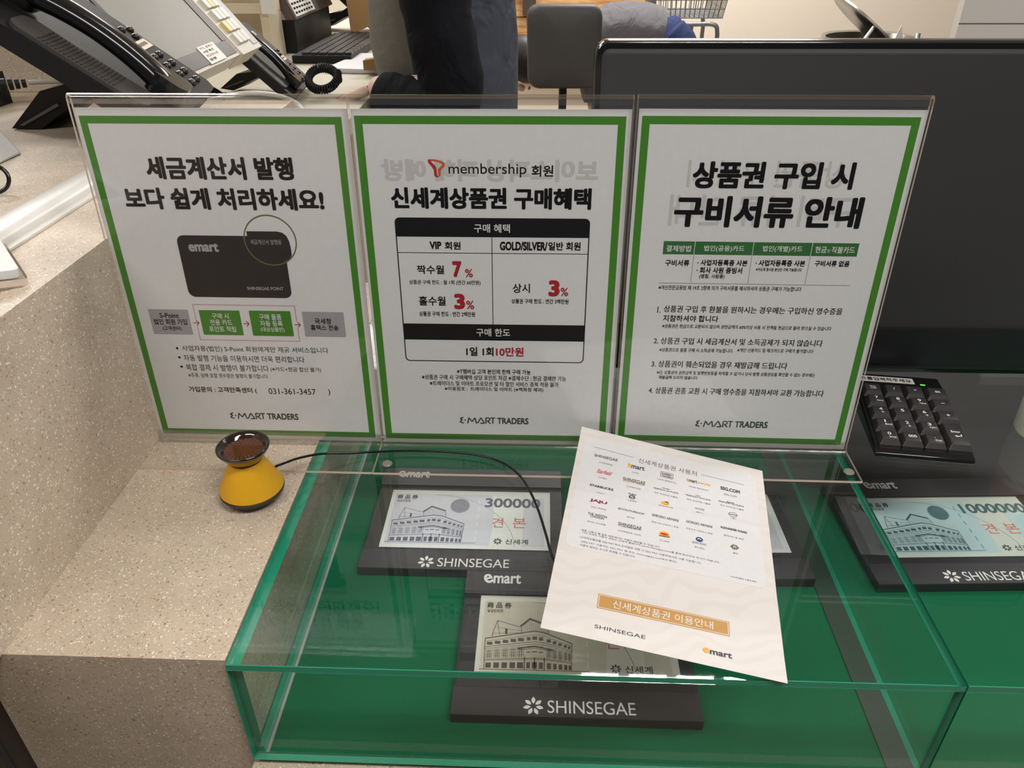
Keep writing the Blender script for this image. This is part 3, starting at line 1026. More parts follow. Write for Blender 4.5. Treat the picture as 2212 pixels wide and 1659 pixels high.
mb = MB()
full = [(0, 0), (162, 0), (162, 218), (0, 218)]
leaf_sheet(mb, full, .0002)
leaf_sheet(mb, full, 0.0)
for e0, e1 in (((0, 0), (162, 0)), ((162, 0), (162, 218)), ((162, 218), (0, 218)), ((0, 218), (0, 0))):
    n = 60
    q = [(e0[0] + (e1[0] - e0[0]) * k / n, e0[1] + (e1[1] - e0[1]) * k / n) for k in range(n + 1)]
    mb.add([leaf(0)(*p) for p in q] + [leaf(.0002)(*p) for p in q], [(k, k + 1, n + 2 + k, n + 1 + k) for k in range(n)])
mb.build('sheet', floral(), lf, smooth=60)
mb = MB()
leaf_sheet(mb, rrect(5.2, 79.0, 155.2, 207.5, 5, 6), .00027)
mb.build('white_panel', mat('leaflet_panel_white', (221, 219, 219), .45), lf, smooth=60)
L = [
('신세계상품권 사용처', 53.8, 104.4, 188.6, 194.81, 'n', 'n'),
('SHINSEGAE', 15.6, 36.1, 183.26, 186.73, 'm', 'k'),
('신세계백화점', 20.4, 31.9, 176.46, 178.32, 'n', 'k'),
('mart', 48.4, 59.8, 179.55, 184.3, 'b', 'd'),
('e', 45.3, 48.5, 179.69, 184.74, 'h', 'y'),
('이마트', 49.5, 55.3, 173.63, 175.5, 'n', 'k'),
('E-MART', 74.9, 83.3, 180.69, 182.93, 'h', 'k'),
('TRADERS', 74.8, 83.2, 178.24, 180.14, 'b', 'k'),
('이마트 트레이더스', 70.9, 87.4, 172.71, 174.59, 'n', 'k'),
('e', 95.8, 97.9, 179.03, 183.2, 'h', 'y'),
('mart', 98.1, 104.8, 179.32, 182.86, 'b', 'd'),
('everyday', 105.4, 116.2, 179.44, 182.67, 'b', 'y'),
('이마트 에브리데이', 97.7, 114.3, 172.66, 174.55, 'n', 'k'),
('SSG.COM', 124.4, 140.7, 179.02, 183.25, 'h', 'k'),
('SSG.COM', 127.2, 137.8, 173.37, 175.29, 'n', 'k'),
('Starfield', 19.4, 31.5, 163.94, 169.08, 'm', 'c'),
('스타필드', 21.9, 29.6, 158.27, 160.05, 'n', 'k'),
('SHINSEGAE', 42.6, 61.5, 162.48, 166.43, 'm', 'k'),
('DUTY FREE', 43.1, 61.2, 161.32, 162.83, 'b', 'o'),
('신세계면세점', 46.2, 57.9, 155.3, 157.09, 'n', 'k'),
('YEOJU', 75.1, 82.4, 163.03, 164.56, 'm', 'k'),
('PREMIUM OUTLETS', 68.7, 89.3, 160.73, 162.4, 'm', 'k'),
('여주 프리미엄 아울렛', 69.4, 88.7, 155.33, 157.13, 'n', 'k'),
('PAJU', 103.5, 107.5, 163.43, 164.98, 'm', 'k'),
('PREMIUM OUTLETS', 95.6, 116.0, 161.37, 163.06, 'm', 'k'),
('파주 프리미엄 아울렛', 96.4, 115.7, 156.28, 158.1, 'n', 'k'),
('BUSAN', 129.4, 135.4, 164.61, 166.18, 'm', 'k'),
('PREMIUM OUTLETS', 122.5, 143.0, 163.05, 164.76, 'm', 'k'),
('부산 프리미엄 아울렛', 123.7, 142.8, 158.65, 160.5, 'n', 'k'),
('STARBUCKS', 16.1, 36.0, 146.73, 149.33, 'h', 'k'),
('스타벅스', 22.2, 29.5, 139.67, 141.38, 'n', 'k'),
('노브랜드', 48.4, 56.2, 138.57, 140.28, 'n', 'k'),
('No Brand', 48.6, 55.0, 147.32, 149.07, 'b', 'k'),
('일렉트로마트', 73.8, 85.6, 141.02, 142.76, 'n', 'k'),
('HOUSE', 103.2, 110.8, 147.91, 149.99, 'n', 'k'),
('몰리스', 104.3, 110.3, 143.38, 144.99, 'n', 'k'),
('데블스', 132.2, 136.5, 146.03, 147.52, 'n', 'k'),
('JAJU', 18.3, 32.5, 129.07, 132.67, 'h', 'p'),
('JAJU 전문점', 20.0, 32.2, 123.01, 124.65, 'n', 'k'),
('BOONTHESHOP', 42.0, 63.0, 127.64, 129.59, 'm', 'k'),
('분더샵', 49.6, 55.5, 120.68, 122.45, 'n', 'k'),
('EMPORIO ARMANI', 69.4, 90.3, 128.43, 131.24, 'm', 'k'),
('엠포리오 아르마니 청담', 69.2, 90.5, 121.49, 123.14, 'n', 'k'),
('GIORGIO ARMANI', 96.3, 116.9, 129.93, 132.77, 'm', 'k'),
('조르지오 아르마니 청담', 96.2, 117.1, 122.82, 124.48, 'n', 'k'),
('ALEXANDER WANG', 123.3, 144.0, 132.42, 134.86, 'h', 'k'),
('알렉산더 왕 청담', 125.8, 141.1, 124.52, 126.21, 'n', 'k'),
('THE WESTIN', 18.4, 33.9, 114.68, 117.35, 'm', 'k'),
('CHOSUN', 20.8, 31.8, 112.57, 114.97, 'm', 'k'),
('웨스틴 조선호텔', 19.2, 33.6, 106.74, 108.31, 'n', 'k'),
('SHINSEGAE', 43.4, 61.8, 110.35, 114.08, 'm', 'k'),
('YEONGRANGHO RESORT', 45.4, 60.6, 109.49, 110.54, 'n', 'k'),
('신세계영랑호 리조트', 43.7, 61.9, 104.19, 105.76, 'n', 'k'),
('자니로켓', 76.1, 83.8, 103.8, 105.37, 'n', 'k'),
('BONO BONO', 101.5, 112.1, 109.1, 111.24, 'n', 'b'),
('보노보노', 103.3, 110.9, 104.82, 106.53, 'n', 'k'),
('올반', 132.3, 136.0, 107.38, 109.12, 'n', 'k'),
('- 제휴 사용처 별 일부 매장에서는 사용이 제한될 수 있습니다.', 14.3, 76.8, 96.01, 98.19, 'n', 'k'),
('- 기타 자세한 사용처 정보는 신세계 홈페이지 (www.shinsegae.com)를 통해 확인하여 주시기 바랍니다.', 14.8, 122.0, 93.59, 95.76, 'n', 'k'),
('- 신세계상품권을 SSG PAY에서 모바일로 전환 시 SSG PAY 사용처에서만 사용 가능합니다.', 14.5, 108.5, 89.0, 91.14, 'n', 'k'),
('(SSG PAY 사용처는 SSG PAY 앱 또는 www.ssgpay.com에서 확인)', 17.0, 90.0, 84.74, 86.85, 'n', 'k'),
('- 사용처 정보는 수시로 변경될 수 있습니다.', 15.0, 59.1, 81.42, 83.51, 'n', 'k'),
('신세계상품권 사용처 확인', 129.5, 148.3, 82.96, 84.46, 'n', 'k'),
('신세계상품권 이용안내', 46.8, 116.2, 30.96, 37.81, 'n', 'w'),
('SHINSEGAE', 36.3, 71.1, 9.95, 13.27, 'n', 'd'),
('e', 109.1, 113.4, 9.94, 14.35, 'h', 'y'),
('mart', 113.7, 128.1, 9.68, 13.86, 'b', 'd')]
LCOL = {'k': mat('leaflet_grey_ink', (70, 66, 66), .5), 'n': mat('leaflet_brown_ink', (108, 88, 74), .5), 'd': mat('leaflet_slate_ink', (66, 66, 76), .5), 'y': mat('leaflet_amber_ink', (240, 172, 56), .5),
        'c': mat('leaflet_red_ink', (190, 52, 58), .5), 'o': mat('leaflet_gold_ink', (190, 140, 82), .5), 'p': mat('leaflet_plum_ink', (140, 36, 62), .5), 'b': mat('leaflet_navy_ink', (48, 62, 120), .5), 'w': WINK}
order = list(LCOL)
mb = MB()
for s, a, b_, c, d, sty, col in L:
    if s == 'e':
        cx, cy, cw, chh = (a + b_) / 2, (c + d) / 2, (b_ - a), (d - c)
        write(mb, 'e', -cw / 2, cw / 2, -chh / 2, chh / 2, lambda u, v: leaf(.00036)(cx + u * .95 - v * .29, cy + u * .29 + v * .95), 'b', order.index(col))
    elif not s.startswith('신세계상품권 이용'):
        write(mb, s, a, b_, c, d, leaf(.00036), sty, order.index(col), shear=.35 if s == 'Starfield' else 0)
for pts in (((13.8, 195.2), (49.5, 193.6)), ((108.5, 192.4), (144.9, 192.2))):
    stroke(mb, pts, .35, leaf(.00036), order.index('n'))
mb.build('lettering', [LCOL[k] for k in order], lf, smooth=0)
MARKS = [LCOL['k'], mat('leaflet_yellow_ink', (240, 176, 40), .5), mat('leaflet_brown_red_ink', (150, 70, 40), .5), LCOL['b'], LCOL['c'], WINK, mat('leaflet_umber_ink', (116, 102, 94), .5)]
mk = [0]
def disc(cx, cy, rx, ry, mi, rin=None):
    o = [(cx + rx * math.cos(PI * k / 12), cy + ry * math.sin(PI * k / 12)) for k in range(24)]
    mk[0] += 1
    lift = .00036 + .00001 * mk[0]
    if rin:
        ring(mb, o, [(cx + (x - cx) * rin, cy + (y - cy) * rin) for x, y in o], leaf(lift), mi)
    else:
        fill(mb, o, leaf(lift), mi)
def mark():
    mb.build('shop_mark', MARKS, lf, smooth=0)
    return MB()
mb = MB()
disc(51.8, 144.6, 2.7, 2.6, 0, .62); stroke(mb, [(49.4, 143.6), (54.2, 145.6)], .8, leaf(.00036), 0); mb = mark()
disc(78.9, 146.2, 3.4, 2.3, 1); disc(78.9, 146.0, 2.5, 1.2, 2); disc(80.2, 147.8, 1.8, .9, 3); mb = mark()
disc(133.8, 151.2, 3.6, 2.6, 0, .86); stroke(mb, [(131.2, 151.2), (136.4, 151.2)], .7, leaf(.00036), 0); mb = mark()
disc(79.7, 111.4, 4.2, 3.0, 1); disc(79.7, 111.6, 3.2, 1.2, 4); stroke(mb, [(75.8, 109.0), (84.2, 109.6)], .7, leaf(.00056), 0); mb = mark()
disc(106.8, 114.3, 2.8, 2.5, 3); stroke(mb, [(105.4, 114.0), (106.6, 115.2), (108.2, 114.0)], .8, leaf(.00058), 5); mb = mark()
fill(mb, [(130.2, 114.6), (132.4, 117.2), (135.0, 117.2), (137.2, 114.6), (135.0, 112.0), (132.4, 112.0)], leaf(.00036), 6); stroke(mb, [(133.0, 113.4), (133.0, 115.2), (133.8, 116.0), (134.6, 115.2), (134.6, 113.4)], .5, leaf(.0004), 5); mb = mark()
o = rrect(73.6, 177.4, 84.4, 184.2, .8, 3)
ring(mb, o, rrect(74.0, 177.8, 84.0, 183.8, .6, 3), leaf(.00036), 0); mb = mark()
mb = MB()
leaf_sheet(mb, [(35.8, 28.3), (127.3, 28.3), (127.3, 41.0), (35.8, 41.0)], .0003, 0, 12)
bo = [(36.5, 29.0), (126.6, 29.0), (126.6, 40.3), (36.5, 40.3)]
ring(mb, bo, [(36.9, 29.4), (126.2, 29.4), (126.2, 39.9), (36.9, 39.9)], leaf(.00036), 1)
for r in L:
    if r[0].startswith('신세계상품권 이용'):
        write(mb, *r[:5], leaf(.00042), 'n', 1)
mb.build('gold_banner', [mat('banner_gold', (196, 148, 84), .45), WINK], lf, smooth=0)

# ------------------------------------------------------------------ yellow pen stand with its cord
ps = thing('pen_stand', 'yellow cone shaped pen stand with an amber dish top on the stone ledge', 'pen stand', M=Matrix.Translation((.0112, -.0805, .0010)))
MB().lathe([(.0005, -.0005), (.016, .0), (.0230, .0030), (.0262, .0072), (.0266, .0090), (.0258, .0096), (.0005, .0096)], 56).build('base', mat('black_rubber', (26, 25, 24), .45), ps)
MB().lathe([(.0005, .0096), (.0258, .0096), (.0264, .0105), (.0261, .0122), (.0138, .0372), (.0132, .0382), (.0128, .0345), (.0005, .0346)], 56).build('cone', mat('yellow_plastic', (228, 170, 24), .42), ps)


def amber():
    m = mat('amber_dish', (80, 36, 14), .12, coat=.5)
    nt = m.node_tree
    b = nt.nodes['Principled BSDF']
    tc = nt.nodes.new('ShaderNodeTexCoord')
    sx = nt.nodes.new('ShaderNodeSeparateXYZ')
    nt.links.new(tc.outputs['Object'], sx.inputs[0])
    at = nt.nodes.new('ShaderNodeMath'); at.operation = 'ARCTAN2'
    nt.links.new(sx.outputs[1], at.inputs[0]); nt.links.new(sx.outputs[0], at.inputs[1])
    mu = nt.nodes.new('ShaderNodeMath'); mu.operation = 'MULTIPLY'; mu.inputs[1].default_value = 24
    nt.links.new(at.outputs[0], mu.inputs[0])
    sn = nt.nodes.new('ShaderNodeMath'); sn.operation = 'SINE'
    nt.links.new(mu.outputs[0], sn.inputs[0])
    cr = nt.nodes.new('ShaderNodeValToRGB')
    cr.color_ramp.elements[0].position = .35
    cr.color_ramp.elements[0].color = (*lin((92, 44, 18)), 1)
    cr.color_ramp.elements[1].position = .9
    cr.color_ramp.elements[1].color = (*lin((52, 22, 9)), 1)
    nt.links.new(sn.outputs[0], cr.inputs[0])
    nt.links.new(cr.outputs[0], b.inputs['Base Color'])
    return m


MB().lathe([(.0128, .0385), (.0148, .0408), (.0180, .0450), (.0204, .0488), (.0213, .0506), (.0213, .0516), (.0206, .0523), (.0196, .0521), (.0172, .0500), (.0152, .0478)], 64, cap=False).build(
    'dish', mat('smoky_amber_rim', (38, 26, 22), .08, coat=.8), ps, smooth=60)
MB().lathe([(.0155, .0482), (.0128, .0445), (.0085, .0400), (.0045, .0372), (.0006, .0366)], 64).build('dish_bowl', amber(), ps, smooth=60)
MB().ball((0, 0, .0385), (.0026, .0026, .0030), 12).build('centre_stud', mat('clear_amber', (150, 76, 30), .05, coat=.8), ps)
cab = [(.0262, -.0720, .0225), (.0310, -.0670, .0222), (.0360, -.0620, .0215), (.0440, -.0520, .0190), (.0587, -.0345, .0110), (.0820, -.0260, .0060), (.1100, -.0205, .0043), (.1400, -.0180, .0040), (.1700, -.0190, .0040), (.1970, -.0230, .0040),
       (.2180, -.0320, .0040), (.2340, -.0480, .0038), (.2450, -.0700, .0024), (.2530, -.0970, .0024), (.2590, -.1250, .0024), (.2640, -.1480, .0020), (.2760, -.1720, .0014)]


def smooth_path(p, n=6):
    p = [Vector(q) for q in p]
    out = []
    for i in range(len(p) - 1):
        a, b, c, d = p[max(i - 1, 0)], p[i], p[i + 1], p[min(i + 2, len(p) - 1)]
        for k in range(n):
            t = k / n
            out.append(.5 * ((2 * b) + (c - a) * t + (2 * a - 5 * b + 4 * c - d) * t * t + (3 * b - a - 3 * c + d) * t ** 3))
    return out + [p[-1]]


MB().tube(smooth_path(cab), .0011, 10).build('cord', BLACKG, ps, world=True, smooth=80)

# ------------------------------------------------------------------ numeric keypad
KP = Matrix.Translation((.5550, -.0095, .0004)) @ Matrix.Rotation(math.radians(-6.8), 4, 'Z') @ Matrix.Diagonal((1.11, .99, 1, 1))
kp = thing('numeric_keypad', 'black numeric keypad with white legends on the glass behind the right stand', 'keypad', M=KP)
KW, KD = .0765, .124
mb = MB()
prof = [(0, 0), (KD, 0), (KD, .017), (KD - .03, .0165), (.008, .0075), (0, .004)]
mb.loft([[(xx, y, z) for y, z in prof] for xx in (0, KW)])
mb.build('housing', BLACKG, kp, bevel=.0015)
cw, rh = .0175, .0178
SL = math.atan2(.009, KD - .038)
def key(cx, cy, w, d, legends):
    zb = .0078 + (cy - .008) * math.tan(SL)
    M = Matrix.Translation((cx, cy, zb)) @ Matrix.Rotation(SL, 4, 'X')
    mb = MB()
    rings = []
    for (ins, z, fy) in ((0, -.001, 0), (0, .0018, 0), (.0022, .0062, .0004), (.0032, .0066, .0006)):
        rings.append([(x, y + fy, z) for x, y in rrect(-w / 2 + ins, -d / 2 + ins * 1.35, w / 2 - ins, d / 2 - ins * .8, .0012, 3)])
    mb.loft(rings, M=M)
    k = mb.build('key', DGREY, kp, smooth=30)
    mb = MB()
    for s, x0, x1, y0, y1 in legends:
        write(mb, s, x0, x1, y0, y1, lambda u, v: tuple(M @ Vector((u / 1000, v / 1000, .00685))), 'm')
    mb.build('legend', WINK, k, smooth=0)


x0 = .0105
rows = [.0155 + rh * k for k in range(5)]
def L2(a, b):
    hw = .55 if a == '1' else 1.4
    return [(a, -hw, hw, .6, 4.4), (b, -.6, 4.6, -3.4, -1.0)] if len(b) > 1 else [(a, -hw, hw, .6, 4.4), (b, -.2, 2.2, -3.6, -.6)]
grid = [[L2('0', 'Ins'), [('000', -2.9, 3.4, -.6, 3.0)], [('.', -.4, .4, 1.2, 2.0), ('Del', -.4, 4.2, -3.4, -1.0)]],
        [L2('1', 'End'), L2('2', '↓'), L2('3', 'PgDn')], [L2('4', '←'), [('5', -1.4, 1.4, .6, 4.4)], L2('6', '→')],
        [L2('7', 'Home'), L2('8', '↑'), L2('9', 'PgUp')], [[('Num', -2.4, 2.4, 1.0, 3.2), ('Lock', -2.2, 2.8, -1.6, .6)], [('/', -.8, .8, -.8, 2.6)], [('*', -1.1, 1.1, -.4, 1.8)]]]
for r, row in enumerate(grid):
    for c, lg in enumerate(row):
        key(x0 + cw * c + .0015, rows[r], .0168, .0168, lg)
key(x0 + cw * 3 + .0025, (rows[0] + rows[1]) / 2, .0185, .0168 + rh, [('Enter', -3.8, 3.4, 2.0, 5.0), ('↵', -2.2, 3.4, -4.2, .2)])
for r, s in ((2, '+'), (3, '-'), (4, 'BS')):
    key(x0 + cw * 3 + .0025, rows[r], .0185, .0168, [(s, -2.0 if s == 'BS' else -1.5, 2.0 if s == 'BS' else 1.5, -1.0 if s != '-' else .2, 2.0 if s != '-' else .8)])
mb = MB()
mb.box((.001, KD - .0155, .0166), (.0535, KD - .005, .0171))
lb = mb.build('label_strip', mat('cream_label', (206, 204, 196), .5), kp)
mb = MB()
write(mb, '번호를입력하주세요', 2.5, 51.5, (KD - .0135) * 1000, (KD - .007) * 1000, lambda u, v: (u / 1000, v / 1000, .01716), 'b')
mb.build('lettering', INK, lb, smooth=0)
MB().box((.058, KD - .0165, .0160), (.062, KD - .0150, .0171)).build('indicator_light', mat('green_light', (90, 220, 70), .4, emit=1.2), kp)

# ------------------------------------------------------------------ monitor turned away
mon = thing('monitor', 'large dark grey monitor with rounded corners behind the right poster', 'monitor', (.58, .20, .0004))
def rr3(ins, y, r=.012):
    return [(x, y, z) for x, z in rrect(.2950 + ins, .0075 + ins, .865 - ins, .3275 - ins, max(r - ins, .002), 6)]
MB().loft([rr3(.004, .152), rr3(0, .149), rr3(0, .131), rr3(.0012, .1288), rr3(.0030, .1286)]).build('rim', BLACKG, mon, world=True, smooth=30)
MB().loft([rr3(.0032, .1310), rr3(.0032, .1290), rr3(.0070, .1284), rr3(.0085, .1274), rr3(.010, .1272)]).build('back_panel', mat('monitor_grey', (58, 57, 58), .55, spec=.4, bump=.08, bscale=2500), mon, world=True, smooth=30)
mb = MB()
mb.box((.315, .1225, .022), (.845, .1271, .062))
mb.build('lower_bar', mat('monitor_black', (30, 29, 33), .35), mon, bevel=.004, world=True, bseg=4)
MB().box((.52, .1525, .03), (.64, .176, .22)).build('neck', BLACK, mon, bevel=.004, world=True)
MB().box((.43, .1535, .0008), (.73, .32, .0120)).build('foot', BLACK, mon, bevel=.003, world=True)

# glue bottle at the right edge
gb = thing('glue_bottle', 'white bottle with an orange cap at the right edge of the glass', 'bottle', (.7258, .0330, .0004))
MB().lathe([(.0005, 0), (.0225, 0), (.0245, .003), (.0250, .03), (.0235, .042), (.0150, .052), (.0148, .055), (.0005, .055)], 40).build('body', mat('milky_plastic', (226, 222, 208), .35), gb)
MB().lathe([(.0005, .0552), (.0225, .0552), (.0232, .058), (.0215, .078), (.0120, .086), (.0060, .102), (.0005, .104)], 40).build('cap', mat('orange_plastic', (240, 150, 40), .35), gb)

# ------------------------------------------------------------------ desk phones
DESK = .09
def phone_frame(x, y, z, tilt, turn=0):
    c, s = math.cos(tilt), math.sin(tilt)
    # x: across the phone, away from the glass case; y: up the phone; z: out of its face
    M = Matrix(((0, -c, s, 0), (1, 0, 0, 0), (0, s, c, 0), (0, 0, 0, 1)))
    return Matrix.Translation((x, y, z)) @ Matrix.Rotation(turn, 4, 'Z') @ M


def desk_phone(M, label, tilt):
    t = thing('desk_phone', label, 'telephone', M=M, group='black desk phones')
    w0, w, l = -.060, .188, .222
    mb = MB()
    mb.prism([(w0, .012), (w0 + .012, 0), (w - .012, 0), (w, .012), (w, l - .012), (w - .012, l), (w0 + .012, l), (w0, l - .012)], -.020, 0)
    mb.build('body', BLACK, t, bevel=.005, bseg=3)
    # cradle plate with a ribbed speaker grille
    mb = MB()
    mb.prism(rrect(-.056, .030, -.006, .172, .014, 5), .0002, .0050)
    cr = mb.build('speaker_plate', mat('speaker_grey', (66, 62, 60), .4), t, bevel=.002)
    mb = MB()
    for k in range(19):
        y = .066 + k * .0042
        mb.box((-.052, y, .0049), (-.010, y + .0020, .0058))
    mb.build('grille', mat('grille_dark', (42, 40, 40), .5), cr)
    # handset: an arched grip with an ear and a mouth piece
    mb = MB()
    X_ = .016
    pts = [(X_, .010, .002), (X_, .018, .008), (X_, .040, .017), (X_, .075, .024), (X_, .115, .027), (X_, .155, .025), (X_, .195, .018), (X_, .220, .010), (X_, .228, .004)]
    rr = [.010, .018, .0215, .0200, .0190, .0200, .0230, .020, .010]
    mb.tube(smooth_path(pts, 4), [rr[min(int(i / 4), 8)] * (1 - (i % 4) / 4) + rr[min(int(i / 4) + 1, 8)] * ((i % 4) / 4) for i in range(33)], 20, flat=.62, up=(0, 0, 1))
    hs = mb.build('handset', BLACKG, t, smooth=70)
    for y0, y1 in ((.008, .050), (.170, .226)):
        mb = MB()
        mb.prism(rrect(X_ - .021, y0, X_ + .021, y1, .012, 5), .0056, .028)
        mb.build('ear_cup', BLACKG, hs, bevel=.005, bseg=3)
    # keys
    KM = mat('phone_key', (40, 39, 40), .22)
    for r in range(4):
        for c in range(4):
            MB().ball((.0865 + c * .0245, .022 + r * .0165, .0012), (.0090, .0054, .0042), 14).build('key', KM, t)
    for x, y in ((.182, .116), (.170, .105), (.160, .120)):
        MB().ball((x, y, .0012), (.0075, .005, .0036), 12).build('key', KM, t)
    MB().box((.126, .085, .0002), (.182, .099, .0008)).build('paper_label', mat('label_cream', (232, 224, 200), .5), t)
    MB().box((.100, .178, .0002), (.160, .192, .0008)).build('paper_label', mat('label_white', (226, 224, 218), .5), t)
    mb = MB()
    for k in range(8):
        mb.box((.132 + k * .0055, .090, .0009), (.135 + k * .0055, .095, .00095))
    for k in range(9):
        mb.box((.104 + k * .0055, .182, .0009), (.107 + k * .0055, .187, .00095))
    mb.build('label_lettering', INK, t, smooth=0)
    MB().box((.083, .150, .0002), (.087, .172, .0018)).build('hook_slot', mat('grille_dark', (42, 40, 40), .5), t)
    return t


TAU = math.radians(38)
ph = desk_phone(phone_frame(-.1596, .3149, .2235, TAU, math.radians(9.66)), 'large black desk phone propped on its stand at the front of the high counter', TAU)
# its prop stand, reaching from the back of the phone down to the counter
mb = MB()
XZ = Matrix(((1, 0, 0, 0), (0, 0, 1, 0), (0, 1, 0, 0), (0, 0, 0, 1)))
mb.prism([(-.405, .1965), (-.368, .1957), (-.313, .229), (-.250, .262), (-.268, .285), (-.315, .2500), (-.355, .2405)], .372, .470, M=XZ)
sp = mb.build('prop_stand', BLACK, ph, bevel=.002, world=True)
mb = MB()
mb.prism([(-.392, .2012), (-.388, .2000), (-.335, .2240), (-.337, .2270)], .3695, .372, M=XZ)
Wi = ph.matrix_basis.inverted()
mb.v = [tuple(Wi @ Vector(p)) for p in mb.v]
mb.build('rib', mat('rib_grey', (92, 88, 86), .4), sp)

TAU2 = math.radians(44)
dup(ph, phone_frame(-.252, 1.062, DESK + .016, TAU2, math.radians(4)) @ Matrix.Scale(.78, 4), 'smaller looking black desk phone behind the cream terminal keyboard')
dup(ph, phone_frame(-.262, 2.08, DESK + .020, TAU2, math.radians(4)), 'far black desk phone behind the keyboard, beside the standing person')

# ------------------------------------------------------------------ payment terminal with side keyboard
TP = math.radians(50.4)
pos = thing('payment_terminal', 'cream touch screen till terminal with a narrow keyboard along its right side', 'till terminal', M=phone_frame(-.281, .558, .2117, TP) @ Matrix.Scale(.88, 4))
mb = MB()
mb.prism([(0, 0), (.335, 0), (.335, .34), (0, .34)], -.045, 0)
mb.build('housing', CREAM, pos, bevel=.006, bseg=3)
MB().box((.006, .006, .0002), (.325, .034, .0022)).build('lower_bezel', mat('bezel_brown', (66, 58, 54), .4), pos)
MB().box((.010, .0345, .0002), (.020, .335, .0030)).build('bezel', mat('bezel_brown', (66, 58, 54), .4), pos)
MB().box((.0205, .0345, .0002), (.305, .335, .0016)).build('screen', mat('grey_screen', (150, 146, 138), .42, spec=.35), pos)
MB().box((.3055, .0345, .0002), (.325, .335, .0030)).build('bezel', mat('bezel_brown', (66, 58, 54), .4), pos)
st = MB().box((.185, .004, .0024), (.262, .040, .0032)).build('notice_sticker', mat('sticker_white', (236, 240, 226), .4), pos)
mb = MB()
for k in range(4):
    write(mb, ['카드 결제시', '서명 확인', '현금영수증', '발행'][k], 192, 192 + [58, 50, 56, 30][k], 33 - k * 8, 38 - k * 8, lambda u, v: (u / 1000, v / 1000, .00325), 'b', k % 2)
mb.build('lettering', [RED, INK], st, smooth=0)
mb = MB()
mb.prism([(.3352, -.004), (.452, -.004), (.452, .34), (.3352, .34)], -.04, .004)
kb_ = mb.build('key_housing', CREAM, pos, bevel=.004)
nk = 0
for r in range(9):
    for c in range(3):
        x, y = .352 + c * .021, .016 + r * .027
        yellow = (r * 3 + c) % 7 == 3
        MB().prism(rrect(x, y, x + .0185, y + .0225, .002, 3), .0041, .0115).build('key', mat('key_yellow', (226, 208, 140), .4) if yellow else mat('key_white', (226, 222, 212), .4), kb_, bevel=.0015)
MB().box((.418, .006, .0041), (.449, .335, .0056)).build('program_strip', mat('strip_grey', (188, 190, 190), .4), kb_)
mb = MB()
mb.tube([(-.37, .80, .262), (-.37, .80, DESK + .012)], .028, 20)
mb.lathe([(.0005, 0), (.095, 0), (.098, .004), (.090, .010), (.0005, .012)], 32, M=Matrix.Translation((-.37, .80, DESK + .0005)))
mb.build('foot', CREAM, pos, world=True)

# ------------------------------------------------------------------ staff desk and what stands on it
desk = thing('staff_desk', 'pale staff desk behind the stone counter carrying phones and a keyboard', 'desk', (-.6, 1.8, FLOOR))
MB().box((-1.6, .712, DESK - .03), (-.115, 2.75, DESK)).build('desk_top', mat('desk_cream', (206, 200, 182), .45), desk, bevel=.003, world=True)
for x in (-1.55, -.25):
    MB().box((x, .76, FLOOR), (x + .04, 2.7, DESK - .0305)).build('side_panel', mat('desk_panel', (176, 166, 148), .55), desk, world=True)
shelf = thing('desk_shelf', 'beige open shelf unit on the staff desk behind the terminal', 'shelf unit', (-.6, 1.6, DESK))
BEI = mat('beige_board', (220, 206, 180), .5)
MB().box((-1.0, 1.58, DESK + .113), (-.462, 1.69, DESK + .137)).build('shelf_board', BEI, shelf, bevel=.002, world=True)
MB().box((-.485, 1.585, DESK + .0005), (-.463, 1.69, DESK + .1128)).build('side_panel', BEI, shelf, bevel=.002, world=True)
MB().box((-1.0, 1.67, DESK + .0005), (-.486, 1.69, DESK + .1128)).build('back_panel', BEI, shelf, world=True)
MB().box((-1.0, 1.60, DESK + .1372), (-.475, 1.69, DESK + .42)).build('upper_panel', mat('beige_board_warm', (206, 186, 154), .5), shelf, bevel=.002, world=True)
tg = thing('paper_tag', 'small white paper tag hanging from the beige shelf unit', 'paper tag', (-.45, 1.57, .2))
MB().box((-.474, 1.570, .203), (-.436, 1.5735, .33)).build('paper', WHITEP, tg, world=True)

BX = phone_frame(-.428, 1.70, DESK + .085, math.radians(66))
bx = thing('till_screen', 'dark brown screen leaning back on a black base with a white label strip', 'till screen', M=BX)
MB().box((-.60, 1.70, DESK + .001), (-.432, 2.09, DESK + .085)).build('base', BLACK, bx, bevel=.003, world=True)
MB().prism([(0, 0), (.42, 0), (.42, .36), (0, .36)], -.024, 0).build('panel', mat('umber_panel', (96, 80, 72), .4), bx, bevel=.003)
MB().box((.0, .0, .0002), (.42, .055, .0022)).build('lower_band', mat('umber_dark', (70, 60, 56), .4), bx)
lb2 = MB().box((.015, .006, .0023), (.215, .050, .0032)).build('label', mat('label_white', (226, 224, 218), .5), bx)
mb = MB()
for k in range(3):
    for j in range(7):
        mb.box((.024 + j * .026, .012 + k * .012, .0033), (.043 + j * .026, .0175 + k * .012, .0034))
mb.build('label_lettering', INK, lb2, smooth=0)

ev = thing('brown_envelope', 'brown paper envelope standing beside the dark document box', 'envelope', (-.20, 1.90, DESK))
mb = MB()
mb.prism([(-.345, DESK + .012), (-.255, DESK + .05), (-.24, DESK + .24), (-.355, DESK + .24)], 1.985, 1.995, M=Matrix(((1, 0, 0, 0), (0, 0, 1, 0), (0, 1, 0, 0), (0, 0, 0, 1))))
mb.build('paper', mat('kraft_paper', (186, 146, 98), .7), ev, world=True)

